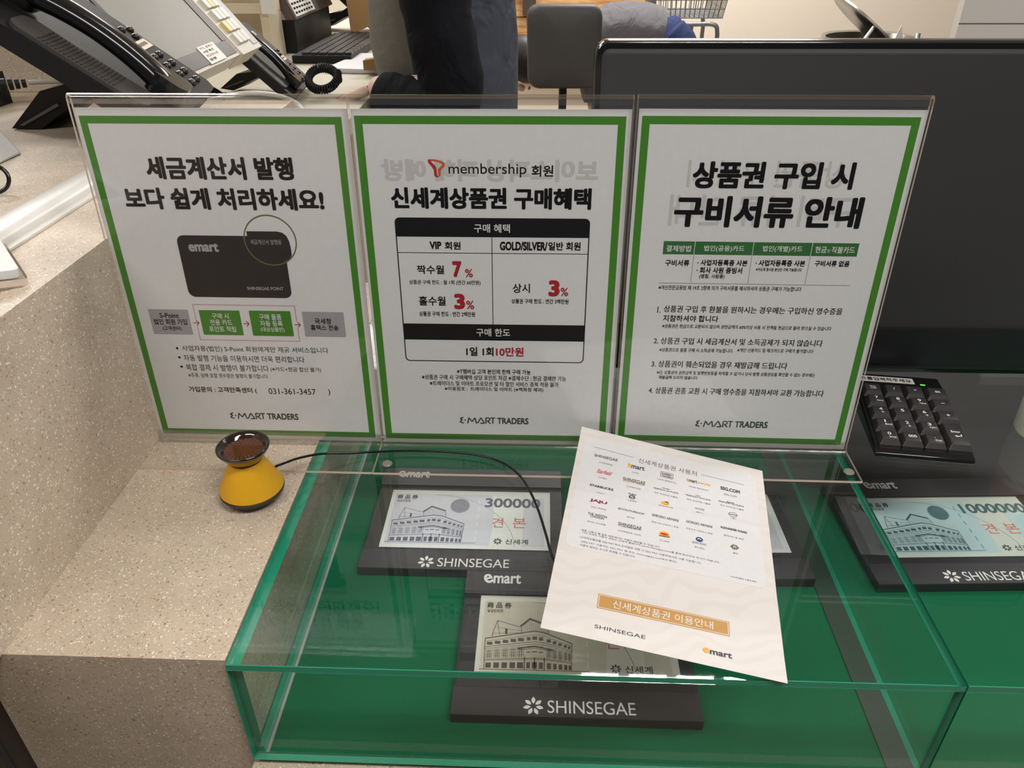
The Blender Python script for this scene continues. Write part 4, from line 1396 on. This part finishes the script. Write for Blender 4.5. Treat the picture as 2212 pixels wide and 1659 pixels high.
kbd = thing('computer_keyboard', 'black computer keyboard in front of the standing person', 'keyboard', M=Matrix.Translation((-.40, 1.53, DESK + .0015)) @ Matrix.Rotation(math.radians(-1), 4, 'Z'))
MB().box((0, 0, 0), (.155, .44, .018)).build('housing', BLACK, kbd, bevel=.004)
for r in range(6):
    n = 15 if r else 9
    y = .012
    for c in range(n):
        wk = .0265 if not (r == 0 and c == 4) else .12
        if r == 0:
            wk = .12 if c == 4 else .0345
        MB().box((.136 - r * .0225 - (0 if r else .0), y, .0182), (.136 - r * .0225 + .0185, y + wk - .003, .0245)).build('key', mat('keyboard_key', (50, 47, 46), .4), kbd, bevel=.001)
        y += wk + .0012

pp = thing('paper_stack', 'bright white stack of paper on the desk under the person’s arm'.replace('’', "'"), 'paper', M=Matrix.Translation((-.285, 1.40, DESK + .001)) @ Matrix.Rotation(math.radians(-9), 4, 'Z'))
for k in range(5):
    MB().box((k * .001, -k * .0008, k * .0021), (.155 + k * .001, .235, k * .0021 + .0020)).build('sheet', PAPER, pp)
stp = thing('stapler', 'small tan stapler on the white paper by the vest', 'stapler', (-.168, 1.372, DESK + .0125))
mb = MB()
mb.prism([(0, 0), (.075, 0), (.075, .012), (.06, .030), (.0, .022)], -.014, .014, M=Matrix.Translation((-.01, 0, 0)) @ Matrix.Rotation(PI / 2, 4, 'X'))
mb.build('body', mat('tan_metal', (150, 120, 76), .4, metal=.4), stp, bevel=.003)

# cords
coil = []
for k in range(420):
    a = k / 420 * 2 * PI * 1.04
    b_ = k * .62
    R_ = .025 + .0055 * math.cos(b_)
    coil.append((-.213 + R_ * 1.25 * math.cos(a), 1.12 + R_ * .8 * math.sin(a), DESK + .029 + R_ * .85 * math.sin(a) + .012 * (a / 6.6) + .0065 * math.sin(b_)))
cc = thing('coiled_cord', 'coiled black phone cord looped beside the smaller phone', 'phone cord', (-.226, 1.215, DESK))
MB().tube(coil, .0022, 6).build('cord', BLACK, cc, world=True, smooth=80)
wc = thing('white_cable', 'white cable arching over the dark desk edge behind the left stand', 'cable', (-.25, .95, DESK))
MB().tube(smooth_path([(-.47, .94, DESK + .004), (-.40, .96, .112), (-.33, .97, .124), (-.27, .965, .122), (-.225, .95, .110), (-.205, .93, DESK + .004)]), .0045, 8).build('cable', WHITEP, wc, world=True, smooth=80)
bc = thing('black_cable', 'tangled black cable between the terminal and the smaller phone', 'cable', (-.4, 1.15, DESK))
MB().tube(smooth_path([(-.60, 1.05, DESK + .006), (-.50, 1.00, .105), (-.44, 1.08, .112), (-.42, .99, .102), (-.41, 1.06, .10), (-.45, 1.04, .13), (-.52, 1.11, .10), (-.42, 1.10, DESK + .006)]), .005, 8).build('cable', BLACK, bc, world=True, smooth=80)
gc = thing('grey_cable', 'grey looped cable lying behind the computer keyboard', 'cable', (-.3, 2.0, DESK))
MB().tube(smooth_path([(-.23, 1.90, DESK + .006), (-.21, 1.96, .115), (-.19, 1.93, .125), (-.17, 1.99, .115), (-.14, 1.96, DESK + .006)]), .006, 8).build('cable', mat('grey_cable', (150, 150, 144), .4), gc, world=True, smooth=80)

# ------------------------------------------------------------------ things on the high counter
CT = .1953
cv = thing('cable_cover', 'rounded white aluminium cable cover strip along the high counter', 'cable cover', M=Matrix.Translation((-.1645, -.16, CT)) @ Matrix.Rotation(math.radians(.6), 4, 'Z'))
mb = MB()
prof = [(0, 0), (0, .002), (-.004, .0035)] + [(-.0045 - .0335 * (1 - math.cos(PI * k / 12)) / 2, .0035 + .0105 * math.sin(PI * k / 12) ** .7) for k in range(1, 12)] + [(-.0385, .002), (-.0385, 0)]
mb.loft([[(x, y, z) for x, z in prof] for y in (0, .43)])
mb.build('strip', mat('pearl_aluminium', (222, 219, 214), .38, metal=.15), cv, smooth=50)

sig = thing('signature_pad', 'white framed signature pad with a dark screen on the high counter', 'signature pad', M=Matrix.Translation((-.1185, -.0865, CT)) @ Matrix.Rotation(math.radians(131), 4, 'Z') @ Matrix.Rotation(math.radians(8), 4, 'X'))
MB().prism(rrect(0, 0, .13, .10, .006, 4), .006, .012).build('body', WHITEP, sig, bevel=.002)
MB().prism(rrect(.012, .010, .118, .090, .008, 4), .0122, .0130).build('screen', mat('pad_screen', (28, 28, 36), .12), sig)
MB().prism(rrect(-.003, -.004, .133, .104, .004, 4), .001, .0058, mi=0, mi_side=1).build('acrylic_tray', [ACRYL, AEDGE], sig)

wp = thing('card_holder', 'white plastic slanted card holder at the left edge of the high counter', 'card holder', (-.36, .24, CT))
mb = MB()
mb.add([(-.325, .262, CT), (-.325, .150, CT), (-.392, .150, CT + .105), (-.392, .262, CT + .105), (-.335, .262, CT), (-.335, .150, CT), (-.402, .150, CT + .100), (-.402, .262, CT + .100)],
       [(0, 1, 2, 3), (4, 7, 6, 5), (0, 3, 7, 4), (1, 5, 6, 2), (0, 4, 5, 1), (2, 6, 7, 3)])
mb.build('plate', WHITEP, wp, world=True, bevel=.003)

lens = thing('magnifier', 'round black rimmed magnifier lens lying on the high counter beside the white cable cover', 'magnifier', M=Matrix.Translation((-.2660, .122, CT + .0135)) @ Matrix.Rotation(math.radians(62), 4, 'X') @ Matrix.Rotation(math.radians(20), 4, 'Y'))
mb = MB()
rg = [(.0125 * math.cos(2 * PI * k / 32), .0125 * math.sin(2 * PI * k / 32), 0) for k in range(33)]
mb.tube(rg, .0019, 10)
mb.build('rim', BLACKG, lens, smooth=80)
MB().lathe([(.0005, -.001), (.0108, -.0004), (.0108, .0004), (.0005, .001)], 32).build('glass', GLASS, lens)

ad = thing('power_adapter', 'black plug with a blue dot and a ribbed cable at the far left', 'power plug', (-.54, .50, CT))
MB().box((-.60, .455, CT + .0), (-.500, .53, CT + .042)).build('body', BLACK, ad, bevel=.006, world=True, bseg=3)
MB().lathe([(.0005, 0), (.013, 0), (.012, .002), (.0005, .003)], 24, M=Matrix.Translation((-.523, .4545, CT + .026)) @ Matrix.Rotation(PI / 2, 4, 'X')).build('blue_dot', mat('blue_label', (40, 130, 200), .3), ad, world=True)
mb = MB()
for k in range(5):
    mb.tube([(-.497 + k * .007, .50 + k * .004, CT + .028), (-.4925 + k * .007, .5025 + k * .004, CT + .028)], .0095 - k * .0009, 12)
mb.build('strain_relief', BLACK, ad, world=True)
MB().tube(smooth_path([(-.463, .522, CT + .028), (-.42, .55, CT + .024), (-.40, .565, CT + .012), (-.38, .568, CT + .006)]), .0032, 8).build('cable', mat('pale_cable', (170, 164, 154), .4), ad, world=True, smooth=80)

blk = thing('stone_block', 'beige stone block standing on the high counter behind the large phone', 'stone block', (-.75, .75, CT))
MB().box((-1.2, .605, CT), (-.452, .695, CT + .118)).build('block', STONE, blk, bevel=.003, world=True)
tr = thing('desk_tray', 'small glass tray with blue trinkets on the stone block', 'tray', (-.56, .72, CT + .1185))
MB().box((-.66, .612, CT + .1185), (-.48, .69, CT + .1265), 0, side=(2, 1)).build('tray', [GLASS, EDGE], tr, world=True)
for k in range(3):
    MB().ball((-.60 + k * .035, .635 + k * .012, CT + .1325), (.010, .008, .0055), 12).build('trinket', mat('blue_label', (40, 130, 200), .3) if k != 1 else mat('teal_trinket', (96, 140, 120), .4), tr, world=True)

# ------------------------------------------------------------------ people
def ell(c, rx, ry, n=28, ax=(1, 0, 0), ay=(0, 1, 0), wob=0.0, ph=0.0):
    c, ax, ay = Vector(c), Vector(ax).normalized(), Vector(ay).normalized()
    return [c + ax * rx * math.cos(2 * PI * k / n) * (1 + wob * math.sin(3 * 2 * PI * k / n + ph)) + ay * ry * math.sin(2 * PI * k / n) * (1 + wob * math.sin(5 * 2 * PI * k / n + ph)) for k in range(n)]


def cloth(name, rgb, bump=.6, rough=.85):
    m = mat(name, rgb, rough, spec=.2)
    nt = m.node_tree
    b = nt.nodes['Principled BSDF']
    tc = nt.nodes.new('ShaderNodeTexCoord')
    mp = nt.nodes.new('ShaderNodeMapping')
    mp.inputs['Rotation'].default_value = (.3, .6, .5)
    mp.inputs['Scale'].default_value = (9, 5, 7)
    no = nt.nodes.new('ShaderNodeTexNoise')
    no.inputs['Scale'].default_value = 1.3
    no.inputs['Detail'].default_value = 3
    no.inputs['Distortion'].default_value = .8
    nt.links.new(tc.outputs['Object'], mp.inputs[0])
    nt.links.new(mp.outputs[0], no.inputs['Vector'])
    bp = nt.nodes.new('ShaderNodeBump')
    bp.inputs['Strength'].default_value = bump
    bp.inputs['Distance'].default_value = .03
    nt.links.new(no.outputs['Fac'], bp.inputs['Height'])
    nt.links.new(bp.outputs['Normal'], b.inputs['Normal'])
    return m


def skin_body(name, joints, bones, m, parent, root=0, sub=2):
    me = bpy.data.meshes.new(name)
    me.from_pydata([j[0] for j in joints], bones, [])
    me.materials.append(m)
    o = bpy.data.objects.new(name, me)
    COL.objects.link(o)
    o.parent = parent
    sm = o.modifiers.new('skin', 'SKIN')
    sm.use_smooth_shade = True
    o.data.skin_vertices.new() if not o.data.skin_vertices else None
    for sv, j in zip(o.data.skin_vertices[0].data, joints):
        r = j[1]
        sv.radius = (r, r) if not isinstance(r, tuple) else r
    o.data.skin_vertices[0].data[root].use_root = True
    su = o.modifiers.new('smooth', 'SUBSURF')
    su.levels = su.render_levels = sub
    return o


def head_parts(c, fwd, upv, parent, hair_m):
    """eyes, nose, mouth, ears and hair on a head centred at c, facing fwd"""
    c, f, u = Vector(c), Vector(fwd).normalized(), Vector(upv).normalized()
    s = f.cross(u)
    M = Matrix(((s.x, f.x, u.x, c.x), (s.y, f.y, u.y, c.y), (s.z, f.z, u.z, c.z), (0, 0, 0, 1)))
    mb = MB()
    for q in (-1, 1):
        mb.ball((q * .031, .082, .004), (.013, .008, .007), 10, M=M)
    mb.build('eyes', mat('eye_dark', (34, 26, 24), .2), parent)
    mb = MB()
    mb.ball((0, .097, -.022), (.013, .015, .020), 10, M=M)
    for q in (-1, 1):
        mb.ball((q * .077, .0, -.005), (.009, .018, .030), 10, M=M)
    mb.build('nose_and_ears', SKIN, parent)
    mb = MB()
    mb.ball((0, .086, -.056), (.024, .008, .006), 10, M=M)
    mb.build('mouth', mat('lips', (176, 104, 96), .5), parent)
    mb = MB()
    rings = []
    for k in range(1, 10):
        t = PI * k / 10 * .62
        rings.append([tuple(M @ Vector((.088 * math.sin(t) * math.cos(2 * PI * j / 24), -.012 + .104 * math.sin(t) * math.sin(2 * PI * j / 24) * (1 if math.sin(2 * PI * j / 24) < 0 or t < .9 else .80), .012 + .112 * math.cos(t)))) for j in range(24)])
    mb.loft(rings)
    mb.build('hair', hair_m, parent, smooth=80)


# the standing clerk, turned left, near forearm on the desk
pr = thing('person', 'standing person in a grey vest and dark navy sleeves, forearm on the desk', 'person', (.012, 1.27, FLOOR), group=None)
Fz = 0.0
def W(x, z, y=0.0):
    return (x, y, z - FLOOR)            # local to the feet


J = [(W(.055, -.02), .125), (W(.045, .14), .120), (W(.03, .30), .135), (W(.015, .42), .120), (W(.005, .50), .050), (W(-.012, .60), .082), (W(-.018, .69), .072),
     (W(.02, .43, -.17), .060), (W(.040, .22, -.205), .046), (W(.060, .105, -.205), .041), (W(-.03, .106, -.190), .036), (W(-.090, .108, -.170), .027), (W(-.128, .106, -.160), .031),
     (W(.02, .43, .17), .060), (W(.035, .22, .22), .046), (W(.045, .11, .225), .041), (W(.02, .0, .225), .034), (W(-.0, -.11, .22), .026), (W(-.005, -.15, .22), .030),
     (W(.055, -.08, -.09), .095), (W(.045, -.46, -.10), .062), (W(.07, -.86, -.10), .042), (W(-.06, -.915, -.11), .034),
     (W(.055, -.08, .09), .095), (W(.045, -.46, .10), .062), (W(.07, -.86, .10), .042), (W(-.06, -.915, .11), .034)]
Bn = [(0, 1), (1, 2), (2, 3), (3, 4), (4, 5), (5, 6), (3, 7), (7, 8), (8, 9), (9, 10), (10, 11), (11, 12), (3, 13), (13, 14), (14, 15), (15, 16), (16, 17), (17, 18),
      (0, 19), (19, 20), (20, 21), (21, 22), (0, 23), (23, 24), (24, 25), (25, 26)]
skin_body('body', J, Bn, SKIN, pr)


def fingers(palm, d, side, parent, curl=.35, s=1.0):
    """five jointed fingers from a palm at `palm` reaching along d"""
    d, side = Vector(d).normalized(), Vector(side).normalized()
    up = side.cross(d)
    if up.z < 0:
        up = -up
    mb = MB()
    for k, (ln, off) in enumerate(((.068, -.028), (.076, -.009), (.071, .010), (.056, .028))):
        p0 = Vector(palm) + d * .022 + side * off
        p1 = p0 + d * ln * .45 * s + up * .004
        p2 = p1 + d * ln * .3 * s - up * ln * curl * .35
        p3 = p2 + d * ln * .2 * s - up * ln * curl * .45
        mb.tube(smooth_path([p0 - d * .02, p0, p1, p2, p3], 3), [.0092] * 4 + [.0088] * 3 + [.0082] * 3 + [.0074] * 2 + [.005], 10)
    p0 = Vector(palm) - side * .030 - d * .012
    mb.tube(smooth_path([p0 + side * .014, p0, p0 + d * .030 - side * .016, p0 + d * .055 - side * .014 - up * .006], 3), [.0105] * 4 + [.0098] * 3 + [.009] * 2 + [.006], 10)
    return mb.build('fingers', SKIN, parent, smooth=80)


fingers(W(-.142, .100, -.155), (-1, .30, -.45), (.3, 1, 0), pr, .5)
fingers(W(-.006, -.162, .22), (-.1, 0, -1), (1, 0, 0), pr)
SLV = cloth('navy_jersey', (17, 17, 23), .5)
# torso in the vest: grey front, slate back
rings = []
for z, cx, rx, ry in ((-.13, .062, .118, .175), (-.06, .058, .124, .175), (.02, .038, .142, .168), (.10, .022, .158, .165), (.18, .016, .164, .170), (.27, .016, .158, .178), (.36, .018, .144, .185), (.43, .012, .110, .165), (.475, .008, .075, .095)):
    rings.append(ell(W(cx, z), rx, ry, 40, wob=.012, ph=z * 9))
mb = MB()
n = 40
vs = [p for r in rings for p in r]
for k in range(len(rings) - 1):
    for i in range(n):
        j = (i + 1) % n
        a = 2 * PI * (i + .5) / n
        mb.add(vs, [(k * n + i, k * n + j, (k + 1) * n + j, (k + 1) * n + i)], 0 if math.cos(a) < -.28 else 1)
# weld the repeated corners
def weld(mb):
    key, new, idx = {}, [], []
    for p in mb.v:
        q = (round(p[0], 5), round(p[1], 5), round(p[2], 5))
        if q not in key:
            key[q] = len(new)
            new.append(p)
        idx.append(key[q])
    mb.v = new
    mb.f = [[idx[i] for i in f] for f in mb.f]
    return mb
weld(mb).build('vest', [cloth('vest_grey', (118, 116, 108), .35), cloth('slate_cloth', (70, 74, 84), .9)], pr, smooth=80)


def sleeve(pts, rr, m, name='sleeve', parent=None):
    mb = MB()
    sp_ = smooth_path(pts, 6)
    out = []
    for i in range(len(sp_)):
        a = min(i // 6, len(rr) - 1)
        b = min(a + 1, len(rr) - 1)
        t = (i % 6) / 6
        out.append((rr[a] * (1 - t) + rr[b] * t) * (1 + .022 * math.sin(i * 1.9) + .012 * math.sin(i * 4.1)))
    mb.tube(sp_, out, 26)
    return mb.build(name, m, parent, smooth=80)


sleeve([W(.02, .45, -.13), W(.020, .39, -.175), W(.030, .25, -.200), W(.052, .120, -.205), W(.020, .074, -.205), W(-.040, .084, -.195), W(-.100, .102, -.172)], [.070, .074, .068, .066, .064, .056, .043], SLV, parent=pr)
sleeve([W(.02, .45, .13), W(.020, .40, .19), W(.035, .22, .22), W(.045, .11, .225), W(.02, .0, .225), W(.002, -.09, .22)], [.070, .070, .062, .060, .052, .036], SLV, parent=pr)
TRS = cloth('black_trousers', (30, 30, 34), .5)
for s in (-1, 1):
    sleeve([W(.058, -.02, .07 * s), W(.055, -.12, .09 * s), W(.048, -.46, .10 * s), W(.068, -.84, .10 * s)], [.120, .105, .080, .066], TRS, 'trouser_leg', pr)
    mb = MB()
    mb.ball(W(.005, -.915, .105 * s), (.125, .048, .034), 16)
    mb.build('shoe', BLACK, pr)
head_parts(W(-.018, .645), (-1, 0, -.25), (-.25, 0, 1), pr, HAIR)

# the bent clerk behind the office chair
pb = thing('person', 'person in a grey shirt and blue jeans bending far forward behind the office chair', 'person', (.76, 3.0, FLOOR))
B = lambda x, z, y=0.0: (x - .80, y, z - FLOOR)
J = [(B(.82, -.08), .085), (B(.70, -.03), .075), (B(.56, -.03), .080), (B(.45, -.06), .075), (B(.34, -.09), .048), (B(.24, -.13), .082), (B(.17, -.15), .072),
     (B(.48, -.09, -.16), .055), (B(.52, -.26, -.17), .042), (B(.545, -.42, -.15), .030), (B(.548, -.50, -.15), .030),
     (B(.48, -.09, .16), .055), (B(.52, -.26, .17), .042), (B(.545, -.42, .15), .030), (B(.548, -.50, .15), .030),
     (B(.82, -.15, -.09), .095), (B(.80, -.50, -.10), .062), (B(.84, -.87, -.10), .042), (B(.72, -.915, -.10), .034),
     (B(.82, -.15, .09), .095), (B(.80, -.50, .10), .062), (B(.84, -.87, .10), .042), (B(.72, -.915, .10), .034)]
Bn = [(0, 1), (1, 2), (2, 3), (3, 4), (4, 5), (5, 6), (3, 7), (7, 8), (8, 9), (9, 10), (3, 11), (11, 12), (12, 13), (13, 14), (0, 15), (15, 16), (16, 17), (17, 18), (0, 19), (19, 20), (20, 21), (21, 22)]
skin_body('body', J, Bn, SKIN, pb)
fingers(B(.549, -.51, -.15), (-.1, 0, -1), (0, 1, 0), pb)
fingers(B(.549, -.51, .15), (-.1, 0, -1), (0, 1, 0), pb)
SH = cloth('grey_shirt', (104, 102, 105), .9)
mb = MB()
rg = []
for x, z, ra, rb in ((.775, .008, .122, .170), (.70, .020, .130, .172), (.62, .022, .134, .178), (.54, .015, .136, .188), (.46, -.010, .126, .190), (.40, -.055, .085, .130)):
    rg.append(ell(B(x, z - .028), ra * .86, rb, 36, ax=(.25, 0, 1), ay=(0, 1, 0), wob=.015, ph=x * 11))
mb.loft(rg)
mb.build('shirt', SH, pb, smooth=80)
for s in (-1, 1):
    sleeve([B(.47, -.05, .13 * s), B(.485, -.12, .165 * s), B(.518, -.25, .172 * s)], [.075, .068, .056], SH, parent=pb)
JN = cloth('blue_jeans', (44, 56, 96), .4)
for s in (-1, 1):
    sleeve([B(.78, -.035, .075 * s), B(.825, -.10, .085 * s), B(.81, -.25, .09 * s), B(.80, -.50, .10 * s), B(.835, -.85, .10 * s)], [.112, .122, .100, .080, .066], JN, 'jeans_leg', pb)
    mb = MB()
    mb.ball(B(.78, -.915, .105 * s), (.125, .048, .034), 16)
    mb.build('shoe', BLACK, pb)
head_parts(B(.205, -.14), (-.35, 0, -1), (-1, 0, .35), pb, HAIR)
mb = MB()
mb.ball(B(.225, -.125), (.098, .092, .095), 20)
mb.build('hair', HAIR, pb, smooth=80)

# ------------------------------------------------------------------ office chair, cart, bin
oc = thing('office_chair', 'dark grey office chair with a square padded backrest in front of the wooden boards', 'chair', (.33, 2.62, FLOOR))
mb = MB()
def bk(ins, y):
    out = []
    for x, z in rrect(.186 + ins, -.172 + ins, .474 - ins, .128 - ins, .045, 7):
        out.append((x - (z + .02) * .02 - .33, y - 2.62 + .02 * ((x - .33) / .14) ** 2, z - FLOOR))
    return out
mb.loft([bk(.012, 2.665), bk(.003, 2.66), bk(0, 2.645), bk(0, 2.615), bk(.004, 2.603), bk(.012, 2.598), bk(.035, 2.592), bk(.08, 2.588)])
mb.build('backrest', mat('charcoal_leather', (66, 65, 64), .5, bump=.25, bscale=600), oc, smooth=60)
mb = MB()
mb.prism(rrect(-.13, .03, .13, .34, .05, 6), .44, .52, M=Matrix.Translation((0, 0, 0)))
mb.build('seat', mat('charcoal_leather', (66, 65, 64), .5), oc, bevel=.02)
mb = MB()
mb.tube([(0, .20, .05), (0, .20, .43)], .028, 16)
mb.build('gas_column', CHROME, oc)
mb = MB()
mb.tube([(0, .20, .45), (0, .06, .46), (0, .055, .60), (0, .052, .80)], .016, 10)
mb.build('back_bracket', BLACK, oc)
for k in range(5):
    a = 2 * PI * k / 5 + .3
    mb = MB()
    mb.tube([(0, .20, .075), (.20 * math.cos(a), .20 + .20 * math.sin(a), .062)], [.024, .014], 10)
    lg = mb.build('leg', CHROME, oc)
    MB().ball((.20 * math.cos(a), .20 + .20 * math.sin(a), .028), (.026, .026, .028), 12).build('caster', BLACK, lg)

sc_ = thing('shopping_cart', 'grey wire shopping cart by the cream wall', 'shopping cart', (.95, 3.8, FLOOR))
CM = mat('cart_metal', (150, 154, 156), .3, metal=.8)
Q = lambda x, y, z: (x - .95, y, z - FLOOR)
mb = MB()
for k in range(9):
    z = -.02 + k * .04
    e = k * .006
    mb.tube([Q(.80 - e, -.22 - e, z), Q(1.12 + e, -.22 - e, z), Q(1.12 + e, .22 + e, z), Q(.80 - e, .22 + e, z), Q(.80 - e, -.22 - e, z)], .0032, 6)
for k in range(15):
    x = .80 + .32 * k / 14
    for y in (-.22, .22):
        s = 1 if y > 0 else -1
        mb.tube([Q(x, y, -.02), Q(.96 + (x - .96) * 1.3, y + s * .05, .30)], .0026, 6)
    mb.tube([Q(x, -.22, -.02), Q(x, .22, -.02)], .0026, 6)
for k in range(15):
    y = -.22 + .44 * k / 14
    mb.tube([Q(.80, y, -.02), Q(1.12, y, -.02)], .0022, 6)
    for x, xx in ((.80, .75), (1.12, 1.17)):
        mb.tube([Q(x, y, -.02), Q(xx, y * 1.2, .30)], .0022, 6)
mb.build('wire_basket', CM, sc_)
mb = MB()
for y in (-.20, .20):
    mb.tube(smooth_path([Q(.78, y, -.055), Q(1.00, y, -.050), Q(1.085, y, -.052), Q(1.108, y, -.085), Q(1.11, y, -.20), Q(1.11, y, -.86)], 5), .011, 10)
    mb.tube([Q(.98, y, -.05), Q(.98, y, -.86)], .009, 10)
    mb.tube([Q(.72, y, -.86), Q(1.13, y, -.86)], .011, 10)
mb.tube([Q(.90, -.2, -.145), Q(1.11, -.2, -.135)], .008, 8)
mb.build('frame', CM, sc_)
for x in (.76, 1.10):
    for y in (-.20, .20):
        M = Matrix.Translation(Q(x, y, -.907)) @ Matrix.Rotation(PI / 2, 4, 'X')
        MB().lathe([(.0005, -.014), (.040, -.014), (.042, 0), (.040, .014), (.0005, .014)], 20, M=M).build('wheel', BLACK, sc_)

tb_ = thing('waste_bin', 'round stainless steel bin with its swing lid tipped open by the cream wall', 'waste bin', (1.79, 3.4, FLOOR))
mb = MB()
mb.lathe([(.19, 0), (.20, .02), (.205, .80), (.215, .845), (.225, .862), (.222, .872), (.205, .866), (.200, .82), (.19, .05), (.001, .05)], 48, cap=False)
mb.build('drum', STEEL, tb_, smooth=50)
Ml = Matrix.Translation((-.04, 0, .915)) @ Matrix.Rotation(math.radians(38), 4, 'Y')
MB().lathe([(.0005, .0), (.195, -.004), (.200, .0), (.198, .008), (.12, .018), (.0005, .022)], 44, M=Ml).build('swing_lid', STEEL, tb_, smooth=40)
mb = MB()
mb.tube([(-.11, -.17, .85), (-.06, -.16, .93)], .010, 8)
mb.build('lid_pivot', STEEL, tb_)
MB().tube([(.15, -.15, .85), (.15, -.14, .90)], .010, 8).build('lid_pivot', STEEL, tb_)
wb = thing('paper_scrap', 'white paper scrap sticking out of the steel bin', 'paper scrap', (1.79, 3.4, FLOOR + .85))
mb = MB()
mb.add([(.07, -.05, -.05), (.14, -.06, -.03), (.10, -.06, .075), (.07, -.047, -.05), (.14, -.057, -.03), (.10, -.057, .075)], [(0, 1, 2), (3, 5, 4), (0, 3, 4, 1), (1, 4, 5, 2), (2, 5, 3, 0)])
mb.build('paper', PAPER, wb)

# the pen used for the lettering is not part of the scene
_c = _pen[0].data
bpy.data.objects.remove(_pen[0])
bpy.data.curves.remove(_c)
